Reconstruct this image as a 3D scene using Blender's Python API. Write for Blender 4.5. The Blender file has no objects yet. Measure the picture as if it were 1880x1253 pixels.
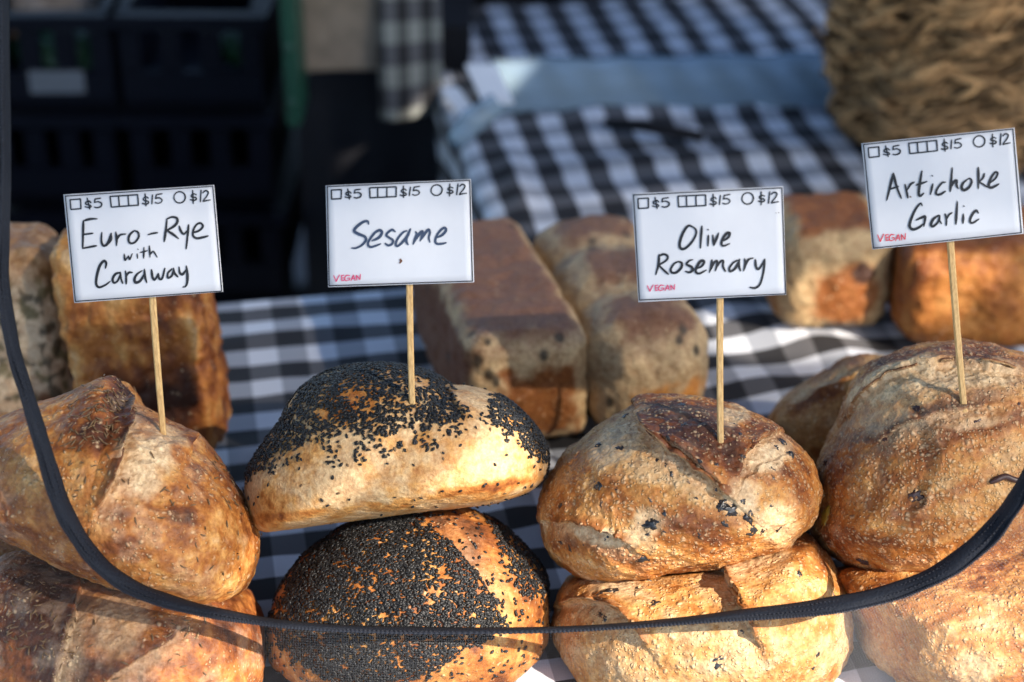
import bpy, math, random
import numpy as np
from mathutils import Vector

random.seed(7)
RNG = np.random.default_rng(11)
SC = bpy.context.scene
COL = SC.collection

# ------------------------------------------------------------------ camera
CAM_H, PITCH, LENS = 0.84, math.radians(30.0), 70.0
FPX = LENS / 36.0 * 1880.0
cam_data = bpy.data.cameras.new("camera")
cam_data.lens = LENS
cam_data.sensor_width = 36.0
cam_data.clip_start = 0.05
cam_data.clip_end = 200.0
cam_data.dof.use_dof = True
cam_data.dof.focus_distance = 1.255
cam_data.dof.aperture_fstop = 3.7
cam = bpy.data.objects.new("camera", cam_data)
cam.location = (0, 0, CAM_H)
cam.rotation_euler = (math.pi / 2 - PITCH, 0, 0)
COL.objects.link(cam)
SC.camera = cam

# ------------------------------------------------------------------ sky, sun, exposure
SUN_AZ = math.radians(52.0)      # to the right of the line from the bread back to the camera
SUN_EL = math.radians(36.0)
S_DIR = np.array([math.sin(SUN_AZ) * math.cos(SUN_EL), -math.cos(SUN_AZ) * math.cos(SUN_EL), math.sin(SUN_EL)])
world = bpy.data.worlds.new("World")
SC.world = world
world.use_nodes = True
wn = world.node_tree
sky = wn.nodes.new("ShaderNodeTexSky")
sky.sky_type = 'NISHITA'
sky.sun_disc = False
sky.ozone_density = 2.0
sky.dust_density = 0.8
sky.sun_elevation = SUN_EL
sky.sun_rotation = math.atan2(S_DIR[0], S_DIR[1])
bg = wn.nodes["Background"]
bg.inputs[1].default_value = 0.15
wn.links.new(sky.outputs[0], bg.inputs[0])
sun_data = bpy.data.lights.new("sun", 'SUN')
sun_data.energy = 4.2
sun_data.angle = math.radians(0.53)
sun_data.color = (1.0, 0.89, 0.75)
sun = bpy.data.objects.new("sun", sun_data)
sun.rotation_euler = Vector(S_DIR).to_track_quat('Z', 'Y').to_euler()
sun.location = (2, -2, 3)
COL.objects.link(sun)
SC.view_settings.view_transform = 'Standard'
SC.view_settings.look = 'None'
SC.view_settings.exposure = 1.32
SC.view_settings.gamma = 1.0
SC.view_settings.use_curve_mapping = False
SC.cycles.max_bounces = 8
SC.cycles.transparent_max_bounces = 12
SC.cycles.caustics_reflective = False
SC.cycles.caustics_refractive = False

# ------------------------------------------------------------------ geometry helpers
CAMP = np.array([0, 0, CAM_H])
FWD = np.array([0, math.cos(PITCH), -math.sin(PITCH)])
UPV = np.array([0, math.sin(PITCH), math.cos(PITCH)])
RGT = np.array([1.0, 0, 0])


def at(px, py, d):
    """point seen at photo pixel (px, py) at camera depth d"""
    px, py, d = np.asarray(px, float), np.asarray(py, float), np.asarray(d, float)
    xn, yn = (px - 940) / FPX, (626.5 - py) / FPX
    return CAMP + d[..., None] * (FWD + xn[..., None] * RGT + yn[..., None] * UPV)


def at_z(px, py, z=0.0):
    yn = (626.5 - py) / FPX
    d = (z - CAM_H) / (FWD[2] + yn * UPV[2])
    return at(px, py, d)


def at_y(px, py, y):
    yn = (626.5 - py) / FPX
    return at(px, py, y / (FWD[1] + yn * UPV[1]))


def to_px(P):
    v = P - CAMP
    d = v @ FWD
    return 940 + FPX * (v @ RGT) / d, 626.5 - FPX * (v @ UPV) / d, d


_perm = np.random.default_rng(3).permutation(256)
_perm = np.concatenate([_perm, _perm, _perm])
_g = np.random.default_rng(4).normal(size=(256, 3))
_g /= np.linalg.norm(_g, axis=1)[:, None]


def perlin(p):
    i = np.floor(p).astype(int)
    f = p - i
    u = f * f * f * (f * (f * 6 - 15) + 10)
    i &= 255
    out = 0
    for dx in (0, 1):
        for dy in (0, 1):
            for dz in (0, 1):
                h = _perm[_perm[_perm[(i[:, 0] + dx) & 255] + ((i[:, 1] + dy) & 255)] + ((i[:, 2] + dz) & 255)]
                gr = _g[h]
                dot = gr[:, 0] * (f[:, 0] - dx) + gr[:, 1] * (f[:, 1] - dy) + gr[:, 2] * (f[:, 2] - dz)
                w = (u[:, 0] if dx else 1 - u[:, 0]) * (u[:, 1] if dy else 1 - u[:, 1]) * (u[:, 2] if dz else 1 - u[:, 2])
                out = out + dot * w
    return out * 1.6


def fbm(p, scale, octaves=3, seed=0.0, gain=0.5):
    a, s, t = 1.0, scale, 0
    for k in range(octaves):
        t = t + a * perlin(p * s + seed * 17.3 + k * 5.1)
        a *= gain
        s *= 2.03
    return t


def sstep(a, b, x):
    t = np.clip((x - a) / (b - a), 0, 1)
    return t * t * (3 - 2 * t)


def catmull(pts, n):
    pts = np.asarray(pts, float)
    P = np.vstack([2 * pts[0] - pts[1], pts, 2 * pts[-1] - pts[-2]])
    m = len(pts) - 1
    t = np.linspace(0, m, n)
    k = np.minimum(t.astype(int), m - 1)
    u = (t - k)[:, None]
    a, b, c, d = P[k], P[k + 1], P[k + 2], P[k + 3]
    return 0.5 * (2 * b + (c - a) * u + (2 * a - 5 * b + 4 * c - d) * u ** 2 + (3 * b - a - 3 * c + d) * u ** 3)


def seg_dist(x, y, poly, closed=False):
    """distance, signed side (+ = right of travel in pixel space) and arc position 0..1 to a polyline"""
    poly = np.asarray(poly, float)
    if closed:
        poly = np.vstack([poly, poly[:1]])
    best = np.full(len(x), 1e9)
    side = np.zeros(len(x))
    arc = np.zeros(len(x))
    L = np.concatenate([[0], np.cumsum(np.hypot(*np.diff(poly, axis=0).T))])
    for k in range(len(poly) - 1):
        ax, ay = poly[k]
        bx, by = poly[k + 1]
        ex, ey = bx - ax, by - ay
        l2 = ex * ex + ey * ey + 1e-9
        tt = np.clip(((x - ax) * ex + (y - ay) * ey) / l2, 0, 1)
        dx, dy = x - ax - tt * ex, y - ay - tt * ey
        dd = np.hypot(dx, dy)
        m = dd < best
        best = np.where(m, dd, best)
        side = np.where(m, np.sign(ex * dy - ey * dx), side)
        arc = np.where(m, (L[k] + tt * math.sqrt(l2)) / L[-1], arc)
    return best, side, arc


def in_poly(x, y, poly):
    poly = np.asarray(poly, float)
    c = np.zeros(len(x), bool)
    j = len(poly) - 1
    for i in range(len(poly)):
        xi, yi = poly[i]
        xj, yj = poly[j]
        if yi != yj:
            c ^= ((yi > y) != (yj > y)) & (x < (xj - xi) * (y - yi) / (yj - yi) + xi)
        j = i
    return c


def poly_sd(x, y, poly):
    """signed distance in pixels, positive inside"""
    d, _, _ = seg_dist(x, y, poly, True)
    return np.where(in_poly(x, y, poly), d, -d)


# ------------------------------------------------------------------ object helpers
def tag(o, label=None, cat=None, group=None, kind=None):
    if label: o["label"] = label
    if cat: o["category"] = cat
    if group: o["group"] = group
    if kind: o["kind"] = kind
    return o


def empty(name, loc, rot=(0, 0, 0)):
    o = bpy.data.objects.new(name, None)
    o.empty_display_size = 0.03
    o.location = loc
    o.rotation_euler = rot
    COL.objects.link(o)
    return o


def np_mesh(name, V, F, mat, parent=None, loc=(0, 0, 0), smooth=True, attrs=None, uv=None):
    """V (n,3), F (m,k) equal sided faces or a list of faces"""
    me = bpy.data.meshes.new(name)
    V = np.asarray(V, float) - np.asarray(loc, float)
    if isinstance(F, np.ndarray):
        m, k = F.shape
        me.vertices.add(len(V))
        me.vertices.foreach_set("co", V.astype(np.float32).ravel())
        me.loops.add(m * k)
        me.loops.foreach_set("vertex_index", F.astype(np.int32).ravel())
        me.polygons.add(m)
        me.polygons.foreach_set("loop_start", np.arange(0, m * k, k, dtype=np.int32))
        me.update(calc_edges=True)
        me.validate()
    else:
        me.from_pydata([tuple(v) for v in V], [], [list(f) for f in F])
        me.update()
    if smooth:
        me.polygons.foreach_set("use_smooth", np.ones(len(me.polygons), bool))
    for an, av in (attrs or {}).items():
        av = np.asarray(av, np.float32)
        if av.ndim == 2:
            a = me.color_attributes.new(an, 'FLOAT_COLOR', 'POINT')
            a.data.foreach_set("color", np.hstack([av, np.ones((len(av), 1), np.float32)]).ravel())
        else:
            a = me.attributes.new(an, 'FLOAT', 'POINT')
            a.data.foreach_set("value", av)
    if uv is not None:
        ul = me.uv_layers.new(name="UVMap")
        li = np.zeros(len(me.loops), np.int32)
        me.loops.foreach_get("vertex_index", li)
        ul.data.foreach_set("uv", np.asarray(uv, np.float32)[li].ravel())
    if mat: me.materials.append(mat)
    o = bpy.data.objects.new(name, me)
    COL.objects.link(o)
    if parent is not None:
        o.parent = parent
        o.location = Vector(loc) - parent.matrix_basis.translation if not parent.parent else Vector(loc)
    else:
        o.location = loc
    return o


class MB:
    def __init__(s):
        s.v, s.f = [], []

    def add(s, V, F):
        b = len(s.v)
        s.v += [tuple(map(float, p)) for p in V]
        s.f += [[i + b for i in f] for f in F]

    def box(s, c, h, rz=0.0, rx=0.0, bev=0.0):
        c = np.asarray(c, float)
        cz, sz, cx, sx = math.cos(rz), math.sin(rz), math.cos(rx), math.sin(rx)
        R = np.array([[cz, -sz, 0], [sz, cz, 0], [0, 0, 1]]) @ np.array([[1, 0, 0], [0, cx, -sx], [0, sx, cx]])
        V = [R @ (np.array([i * h[0], j * h[1], k * h[2]])) + c for i in (-1, 1) for j in (-1, 1) for k in (-1, 1)]
        s.add(V, [(0, 1, 3, 2), (4, 6, 7, 5), (0, 4, 5, 1), (2, 3, 7, 6), (0, 2, 6, 4), (1, 5, 7, 3)])

    def tube(s, pts, rad, n=8, cap=True):
        pts = np.asarray(pts, float)
        rad = np.broadcast_to(np.asarray(rad, float), (len(pts),))
        T = np.gradient(pts, axis=0)
        T /= np.linalg.norm(T, axis=1)[:, None] + 1e-12
        ref = np.array([0, 0, 1.0]) if abs(T[0][2]) < 0.9 else np.array([1.0, 0, 0])
        b = len(s.v)
        for p, t, r in zip(pts, T, rad):
            u = np.cross(t, ref); u /= np.linalg.norm(u) + 1e-12
            w = np.cross(t, u)
            ref = np.cross(u, t) if abs(np.dot(np.cross(u, t), ref)) > 0 else ref
            for k in range(n):
                a = 2 * math.pi * k / n
                s.v.append(tuple(p + r * (math.cos(a) * u + math.sin(a) * w)))
        for i in range(len(pts) - 1):
            for k in range(n):
                s.f.append([b + i * n + k, b + i * n + (k + 1) % n, b + (i + 1) * n + (k + 1) % n, b + (i + 1) * n + k])
        if cap:
            s.f.append([b + k for k in range(n)][::-1])
            s.f.append([b + (len(pts) - 1) * n + k for k in range(n)])

    def build(s, name, mat, parent=None, loc=(0, 0, 0), smooth=False, bevel=0.0):
        o = np_mesh(name, np.array(s.v), s.f, mat, parent, loc, smooth)
        if bevel:
            m = o.modifiers.new("bevel", 'BEVEL'); m.width = bevel; m.segments = 2; m.limit_method = 'ANGLE'
        return o


def grid_faces(nu, nv):
    i = np.arange(nu * nv).reshape(nu, nv)
    return np.stack([i[:-1, :-1], i[1:, :-1], i[1:, 1:], i[:-1, 1:]], -1).reshape(-1, 4)


_cs = {}


def cube_sphere(n):
    if n in _cs:
        return _cs[n]
    t = np.tan(np.linspace(-1, 1, n + 1) * math.pi / 4)
    A, B = np.meshgrid(t, t, indexing='ij')
    O = np.ones_like(A)
    V, F = [], []
    f0 = grid_faces(n + 1, n + 1)
    for k, (x, y, z) in enumerate([(A, B, O), (B, A, -O), (O, A, B), (-O, B, A), (B, O, A), (A, -O, B)]):
        V.append(np.stack([x, y, z], -1).reshape(-1, 3))
        F.append(f0 + k * (n + 1) ** 2)
    V, F = np.vstack(V), np.vstack(F)
    _, idx, inv = np.unique(np.round(V * 1e5).astype(np.int64), axis=0, return_index=True, return_inverse=True)
    V, F = V[idx], inv.ravel()[F]
    _cs[n] = (V, F)
    return _cs[n]


# ------------------------------------------------------------------ material helpers
class NT:
    def __init__(s, name):
        s.m = bpy.data.materials.new(name)
        s.m.use_nodes = True
        s.t = s.m.node_tree
        s.b = s.t.nodes["Principled BSDF"]
        s.out = s.t.nodes["Material Output"]

    def n(s, typ, **kw):
        nd = s.t.nodes.new("ShaderNode" + typ)
        for k, v in kw.items():
            setattr(nd, k, v)
        return nd

    def l(s, a, b):
        s.t.links.new(a, b)

    def math(s, op, a, b=None, clamp=False):
        nd = s.n("Math", operation=op, use_clamp=clamp)
        for i, v in enumerate((a, b)):
            if v is None: continue
            if isinstance(v, (int, float)): nd.inputs[i].default_value = v
            else: s.l(v, nd.inputs[i])
        return nd.outputs[0]

    def mix(s, fac, a, b, blend='MIX'):
        nd = s.n("Mix", data_type='RGBA', blend_type=blend)
        for sock, v in ((nd.inputs[0], fac), (nd.inputs[6], a), (nd.inputs[7], b)):
            if isinstance(v, (int, float)): sock.default_value = v
            elif isinstance(v, tuple): sock.default_value = (*v, 1)
            else: s.l(v, sock)
        return nd.outputs[2]

    def noise(s, scale, detail=3, rough=0.55, vec=None):
        nd = s.n("TexNoise")
        nd.inputs["Scale"].default_value = scale
        nd.inputs["Detail"].default_value = detail
        nd.inputs["Roughness"].default_value = rough
        s.l(vec if vec is not None else s.coord(), nd.inputs["Vector"])
        return nd.outputs[0]

    def coord(s, kind="Object"):
        if not hasattr(s, "_tc"): s._tc = s.n("TexCoord")
        return s._tc.outputs[kind]

    def mapr(s, v, a, b, c=0.0, d=1.0):
        nd = s.n("MapRange")
        s.l(v, nd.inputs[0])
        for i, q in enumerate((a, b, c, d)): nd.inputs[i + 1].default_value = q
        return nd.outputs[0]

    def bump(s, h, strength=0.5, dist=0.001):
        nd = s.n("Bump")
        nd.inputs["Strength"].default_value = strength
        nd.inputs["Distance"].default_value = dist
        s.l(h, nd.inputs["Height"])
        s.l(nd.outputs[0], s.b.inputs["Normal"])
        return nd


def plain(name, col, rough=0.6, spec=0.5, var=0.15, scale=60, bump=0.0, metallic=0.0):
    t = NT(name)
    nz = t.noise(scale, 4)
    c = t.mix(nz, tuple(x * (1 - var) for x in col), tuple(min(1, x * (1 + var)) for x in col))
    t.l(c, t.b.inputs["Base Color"])
    t.b.inputs["Roughness"].default_value = rough
    t.b.inputs["Specular IOR Level"].default_value = spec
    t.b.inputs["Metallic"].default_value = metallic
    if bump: t.bump(nz, bump, 0.002)
    return t.m


def crust_material():
    t = NT("baked_crust")
    col = t.n("Attribute", attribute_name="crust").outputs["Color"]
    bl = t.n("Attribute", attribute_name="blister").outputs["Fac"]
    fine = t.noise(420, 4, 0.6)
    mid = t.noise(150, 3, 0.6)
    c = t.mix(t.mapr(fine, 0.34, 0.66), t.mix(1.0, col, (0.80, 0.72, 0.64), 'MULTIPLY'), t.mix(1.0, col, (1.18, 1.17, 1.14), 'MULTIPLY'))
    c = t.mix(t.mapr(mid, 0.36, 0.62, 0.55, 0.0), c, t.mix(1.0, c, (0.62, 0.46, 0.36), 'MULTIPLY'))
    # blisters: little raised pale bubbles of several sizes
    warp = t.n("VectorMath", operation='ADD')
    wn_ = t.n("TexNoise"); wn_.inputs["Scale"].default_value = 90
    t.l(t.coord(), wn_.inputs["Vector"])
    sc_ = t.n("VectorMath", operation='SCALE'); sc_.inputs[3].default_value = 0.006
    t.l(wn_.outputs["Color"], sc_.inputs[0])
    t.l(t.coord(), warp.inputs[0]); t.l(sc_.outputs[0], warp.inputs[1])
    hs = []
    for scale, r in ((250, 0.44), (470, 0.46)):
        v = t.n("TexVoronoi", feature='F1')
        v.inputs["Scale"].default_value = scale
        t.l(warp.outputs[0], v.inputs["Vector"])
        spot = t.mapr(v.outputs["Distance"], r, r * 0.35)
        keep = t.n("SeparateColor"); t.l(v.outputs["Color"], keep.inputs[0])
        k = t.mapr(t.math('ADD', keep.outputs[0], bl), 0.98, 1.05)
        hs.append(t.math('MULTIPLY', spot, k))
    bub = t.math('MAXIMUM', hs[0], hs[1])
    pale = t.mix(1.0, t.mix(0.62, col, (0.74, 0.53, 0.31)), (1.1, 1.1, 1.1), 'MULTIPLY')
    c = t.mix(t.math('MULTIPLY', bub, 0.75), c, pale)
    t.l(c, t.b.inputs["Base Color"])
    t.l(t.mapr(mid, 0.3, 0.7, 0.42, 0.68), t.b.inputs["Roughness"])
    t.b.inputs["Specular IOR Level"].default_value = 0.32
    h = t.math('ADD', t.math('MULTIPLY', bub, 0.9), t.math('ADD', t.math('MULTIPLY', fine, 0.7), mid))
    t.bump(h, 0.8, 0.0014)
    return t.m


M = {}
M['crust'] = crust_material()
M['sesame'] = plain("black_sesame", (0.012, 0.012, 0.0125), 0.45, 0.35, 0.95, 240)
M['caraway'] = plain("caraway", (0.14, 0.08, 0.035), 0.5, 0.4, 0.6, 260)
M['olive'] = plain("black_olive", (0.018, 0.018, 0.02), 0.3, 0.6, 0.5, 400)
M['artichoke'] = plain("artichoke_flesh", (0.42, 0.24, 0.025), 0.4, 0.5, 0.35, 200)
M['onion'] = plain("onion_skin", (0.05, 0.022, 0.02), 0.4, 0.5, 0.4, 200)
M['ink'] = plain("black_ink", (0.010, 0.012, 0.018), 0.5, 0.4, 0.3, 900)
M['blue_ink'] = plain("faded_blue_ink", (0.03, 0.05, 0.10), 0.5, 0.4, 0.35, 700)
M['pink_ink'] = plain("pink_ink", (0.62, 0.06, 0.16), 0.5, 0.4, 0.2, 700)
M['red_ink'] = plain("red_ink", (0.62, 0.045, 0.075), 0.5, 0.4, 0.2, 700)
M['stain'] = plain("brown_stain", (0.12, 0.04, 0.015), 0.6, 0.3, 0.4, 900)
M['tape'] = plain("navy_zip_tape", (0.007, 0.010, 0.018), 0.75, 0.25, 0.5, 700, 0.5)
M['teeth'] = plain("zip_coil", (0.012, 0.015, 0.024), 0.6, 0.3, 0.3, 900)
M['black_cloth'] = plain("black_cloth", (0.010, 0.0105, 0.014), 0.85, 0.2, 0.3, 40, 0.3)
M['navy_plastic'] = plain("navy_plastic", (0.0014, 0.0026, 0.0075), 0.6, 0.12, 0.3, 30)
M['green_plastic'] = plain("green_plastic", (0.003, 0.045, 0.026), 0.45, 0.5, 0.3, 30)
M['label'] = plain("paper_label", (0.10, 0.115, 0.14), 0.7, 0.3, 0.2, 60)
M['leaf'] = plain("green_bag", (0.003, 0.035, 0.010), 0.5, 0.4, 0.5, 70)
M['glint_white'] = plain('glint_white', (0.8, 0.8, 0.82), 0.3, 0.5, 0.05)  # near white, colours in the glints on the guard's ends
M['metal'] = plain("pale_metal", (0.62, 0.63, 0.66), 0.28, 0.5, 0.1, 90, 0, 0.9)
M['table'] = plain("table_board", (0.25, 0.2, 0.15), 0.6, 0.4, 0.2, 20)
M['pole'] = plain("white_pole", (0.6, 0.6, 0.62), 0.4, 0.5, 0.1, 20)


def blocker_material(name, cover):
    """added sun-blocking sheet that lets a set share of the light through"""
    t = NT(name)
    t.b.inputs["Base Color"].default_value = (0.10, 0.10, 0.11, 1)
    t.b.inputs["Roughness"].default_value = 0.9
    tr = t.n("BsdfTransparent")
    mx = t.n("MixShader"); mx.inputs[0].default_value = cover
    t.l(tr.outputs[0], mx.inputs[1]); t.l(t.b.outputs[0], mx.inputs[2]); t.l(mx.outputs[0], t.out.inputs[0])
    return t.m


M['blocker'] = blocker_material('open_sun_blocker', 0.74)
M['blocker_mid'] = blocker_material('mid_sun_blocker', 0.84)
M['blocker_dense'] = blocker_material('dense_sun_blocker', 0.955)


def paper_material():
    t = NT("laminated_paper")
    nz = t.noise(22, 4)
    t.l(t.mix(nz, (0.52, 0.54, 0.60), (0.65, 0.665, 0.71)), t.b.inputs["Base Color"])
    w = t.n("TexWave", wave_type='BANDS', bands_direction='DIAGONAL')
    w.inputs["Scale"].default_value = 420
    w.inputs["Distortion"].default_value = 1.5
    t.l(t.coord(), w.inputs["Vector"])
    t.bump(t.math('ADD', t.math('MULTIPLY', w.outputs[0], 0.05), nz), 0.25, 0.002)
    t.b.inputs["Roughness"].default_value = 0.34
    t.b.inputs["Specular IOR Level"].default_value = 0.4
    return t.m


def bamboo_material():
    t = NT("bamboo")
    mp = t.n("Mapping"); mp.inputs["Scale"].default_value = (900, 900, 12)
    t.l(t.coord(), mp.inputs[0])
    nz = t.noise(1.0, 3, 0.6, mp.outputs[0])
    t.l(t.mix(t.mapr(nz, 0.3, 0.7), (0.42, 0.24, 0.085), (0.66, 0.44, 0.19)), t.b.inputs["Base Color"])
    t.b.inputs["Roughness"].default_value = 0.5
    t.bump(nz, 0.3, 0.0006)
    return t.m


def gingham_material(name='gingham', white=(0.70, 0.735, 0.81, 1), half=(0.36, 0.385, 0.44, 1)):
    t = NT(name)
    sep = t.n("SeparateXYZ")
    t.l(t.coord("UV"), sep.inputs[0])
    st = []
    for k in (0, 1):
        f = t.math('FRACT', t.math('MULTIPLY', sep.outputs[k], 1 / 0.0487))
        tri = t.math('ABSOLUTE', t.math('SUBTRACT', f, 0.5))
        st.append(t.mapr(tri, 0.243, 0.257))
    s = t.math('ADD', t.math('MULTIPLY', st[0], 0.7), t.math('MULTIPLY', st[1], 1.3))
    r = t.n("ValToRGB")
    r.color_ramp.elements[0].position = 0.0
    r.color_ramp.elements[0].color = (0.024, 0.024, 0.027, 1)
    r.color_ramp.elements[1].position = 1.0
    r.color_ramp.elements[1].color = white
    e = r.color_ramp.elements.new(0.35)
    e.color = (0.11, 0.11, 0.12, 1)
    e = r.color_ramp.elements.new(0.65)
    e.color = half
    t.l(t.math('MULTIPLY', s, 0.5), r.inputs[0])
    nz = t.noise(700, 2)
    c = t.mix(nz, t.mix(1.0, r.outputs[0], (0.85, 0.85, 0.85), 'MULTIPLY'), r.outputs[0])
    t.l(c, t.b.inputs["Base Color"])
    t.b.inputs["Roughness"].default_value = 0.75
    t.b.inputs["Specular IOR Level"].default_value = 0.25
    t.bump(nz, 0.25, 0.0006)
    return t.m


def net_material(name='fine_net', dens=0.30, colour=(0.20, 0.20, 0.22, 1)):
    t = NT(name)
    sep = t.n("SeparateXYZ")
    t.l(t.coord("UV"), sep.inputs[0])
    th = []
    for k in (0, 1):
        f = t.math('FRACT', t.math('MULTIPLY', sep.outputs[k], 1 / 0.00145))
        tri = t.math('ABSOLUTE', t.math('SUBTRACT', f, 0.5))
        th.append(t.mapr(tri, 0.460, 0.482))
    fac = t.math('MAXIMUM', th[0], th[1])
    t.b.inputs["Base Color"].default_value = colour
    t.b.inputs["Roughness"].default_value = 0.6
    tr = t.n("BsdfTransparent")
    mx = t.n("MixShader")
    t.l(t.math('MULTIPLY', fac, dens), mx.inputs[0]); t.l(tr.outputs[0], mx.inputs[1]); t.l(t.b.outputs[0], mx.inputs[2])
    t.l(mx.outputs[0], t.out.inputs[0])
    return t.m


def attr_material(name, rough=0.7, scale=200, bump=0.4):
    t = NT(name)
    col = t.n("Attribute", attribute_name="crust").outputs["Color"]
    nz = t.noise(scale, 4)
    t.l(t.mix(nz, t.mix(1.0, col, (0.75, 0.75, 0.75), 'MULTIPLY'), t.mix(1.0, col, (1.2, 1.2, 1.2), 'MULTIPLY')), t.b.inputs["Base Color"])
    t.b.inputs["Roughness"].default_value = rough
    t.b.inputs["Specular IOR Level"].default_value = 0.3
    t.bump(nz, bump, 0.0012)
    return t.m


def acrylic_material():
    t = NT("clear_plastic")
    t.b.inputs["Base Color"].default_value = (0.34, 0.45, 0.54, 1)
    t.b.inputs["Roughness"].default_value = 0.22
    tr = t.n("BsdfTransparent"); tr.inputs[0].default_value = (0.85, 0.92, 0.97, 1)
    mx = t.n("MixShader"); mx.inputs[0].default_value = 0.5
    t.l(tr.outputs[0], mx.inputs[1]); t.l(t.b.outputs[0], mx.inputs[2]); t.l(mx.outputs[0], t.out.inputs[0])
    return t.m


M['paper'] = paper_material()
M['bamboo'] = bamboo_material()
M['gingham'] = gingham_material()
M['net'] = net_material()
M['haze_net'] = net_material('sunlit_haze_net', 0.95, (0.42, 0.42, 0.44, 1))  # paler, denser net whose colour carries the sunlit haze
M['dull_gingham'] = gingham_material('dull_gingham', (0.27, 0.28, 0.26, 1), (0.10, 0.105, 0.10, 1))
M['raffia'] = attr_material("raffia", 0.7, 300)
M['acrylic'] = acrylic_material()
M['asphalt'] = plain("asphalt", (0.045, 0.045, 0.048), 0.9, 0.3, 0.3, 40, 0.4)
M['hessian'] = plain("hessian", (0.25, 0.20, 0.155), 0.85, 0.2, 0.65, 42, 0.8)

# ------------------------------------------------------------------ the setting
g = MB(); g.add([(-60, -60, -0.75), (60, -60, -0.75), (60, 60, -0.75), (-60, 60, -0.75)], [(0, 1, 2, 3)])
tag(g.build("ground", M['asphalt']), kind="structure")

YAW = math.radians(10.0)
TX = np.array([math.cos(YAW), math.sin(YAW), 0])
TY = np.array([-math.sin(YAW), math.cos(YAW), 0])
ORG = at_z(470, 560)                      # on the back edge of the front table


def tab(a, b, z=0.0):
    a, b = np.asarray(a, float), np.asarray(b, float)
    return ORG + a[..., None] * TX + b[..., None] * TY + np.asarray(z, float)[..., None] * np.array([0, 0, 1.0])


def loc_tab(P):
    return float((P - ORG) @ TX), float((P - ORG) @ TY)


EDGE_A, _ = loc_tab(at_z(925, 440))       # left edge of the rear table


def table_obj(label, a0, a1, b0, b1, legs):
    c = tab((a0 + a1) / 2, (b0 + b1) / 2)
    root = empty("trestle_table", (c[0], c[1], -0.75))
    tag(root, label, "table")
    m = MB(); m.box((c[0], c[1], -0.027), ((a1 - a0) / 2 - 0.012, (b1 - b0) / 2 - 0.012, 0.02), YAW)
    m.build("tabletop", M['table'], root, (c[0], c[1], -0.027))
    for a, b in legs:
        p = tab(a, b)
        k = MB(); k.tube([(p[0], p[1], -0.75), (p[0], p[1], -0.05)], 0.016, 10)
        k.build("leg", M['metal'], root, (p[0], p[1], -0.4), smooth=True)


table_obj("table under the gingham cloth that carries the front row of breads", -0.9, 1.3, -0.95, 0.0,
          [(-0.85, -0.9), (1.25, -0.9), (-0.85, -0.05), (1.25, -0.05)])
table_obj("table reaching away behind the sandwich loaves, under the rear gingham cloth", EDGE_A, EDGE_A + 1.4, 0.02, 0.66,
          [(EDGE_A + 0.05, 0.57), (EDGE_A + 1.35, 0.57), (EDGE_A + 0.05, 0.08), (EDGE_A + 1.35, 0.08)])


def cloth(name, a0, a1, b0, b1, drop_a0, drop_b1, base, label, amp, folds, res=0.006, b0drop=0.0, turn=False):
    """sheet over a table that bends down over its left (a0) and back (b1) edges"""
    ua = np.arange(a0 - drop_a0, a1, res)
    ub = np.arange(b0 - b0drop, b1 + drop_b1, res)
    A, B = np.meshgrid(ua, ub, indexing='ij')
    a, b = A.ravel(), B.ravel()
    R = 0.012

    def bend(t, e, sgn):
        o = np.maximum(0, (t - e) * sgn)
        th = np.minimum(o / R, math.pi / 2)
        run = R * np.sin(th)
        dz = R * (1 - np.cos(th)) + np.maximum(0, o - R * math.pi / 2)
        return np.where(o > 0, e + sgn * run, t), dz, o
    pa, za, oa = bend(a, a0, -1)
    pb, zb, ob = bend(b, b1, 1)
    drop = np.maximum(za, zb)
    q = np.stack([a, b, 0 * a], -1)
    flat = (drop < 1e-6)
    bump = amp * (fbm(q, 9, 2, 1) + 0.45 * fbm(q, 24, 2, 5))
    bump = np.maximum(bump, -0.001) * 0.9 + amp * 0.6
    for (p0, p1, w, h) in folds:
        dd, _, arc = seg_dist(a, b, [p0, p1])
        bump = bump + h * np.exp(-(dd / w) ** 2) * np.sin(np.clip(arc, 0.02, 0.98) * math.pi) ** 0.5
    z = base + np.where(flat, bump, 0) - drop
    wob = 0.012 * np.sin(a * 45 + 1.3) * np.clip(ob / 0.15, 0, 1)
    woa = 0.010 * np.sin(b * 38) * np.clip(oa / 0.15, 0, 1)
    V = tab(pa - woa, pb + wob, z)
    o = np_mesh(name, V, grid_faces(len(ua), len(ub)), M['gingham'], None, tuple(tab((a0 + a1) / 2, (b0 + b1) / 2)), True, None, np.stack([b * 1.04 + 0.01, a * 1.06] if turn else [a, b], -1))
    tag(o, label, "tablecloth")
    return o


def fold_px(p, q, w, h):
    return (loc_tab(at_z(*p))), (loc_tab(at_z(*q))), w, h


cloth("tablecloth", -0.9, 1.3, -0.95, 0.0, 0.15, 0.2, 0.002,
      "black and white gingham tablecloth under the round loaves, front table", 0.0028,
      [fold_px((1290, 560), (1620, 690), 0.024, 0.010), fold_px((1330, 700), (1560, 745), 0.02, 0.005),
       fold_px((380, 640), (640, 600), 0.018, 0.004), fold_px((900, 930), (1060, 990), 0.02, 0.006),
       fold_px((1480, 1130), (1640, 1260), 0.02, 0.006)])
cloth("tablecloth", EDGE_A, EDGE_A + 1.4, -0.04, 0.66, 0.32, 0.2, 0.007,
      "gingham tablecloth on the rear table, blurred, behind the sandwich loaves and beside the raffia basket", 0.005,
      [fold_px((980, 330), (1480, 300), 0.02, 0.010), fold_px((960, 240), (1500, 210), 0.02, 0.006),
       fold_px((1000, 400), (1400, 350), 0.02, 0.006), fold_px((930, 280), (960, 420), 0.012, 0.006)], turn=True)

# ------------------------------------------------------------------ added unseen sheet that shapes the sun and shade
CZ = 1.25


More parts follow.
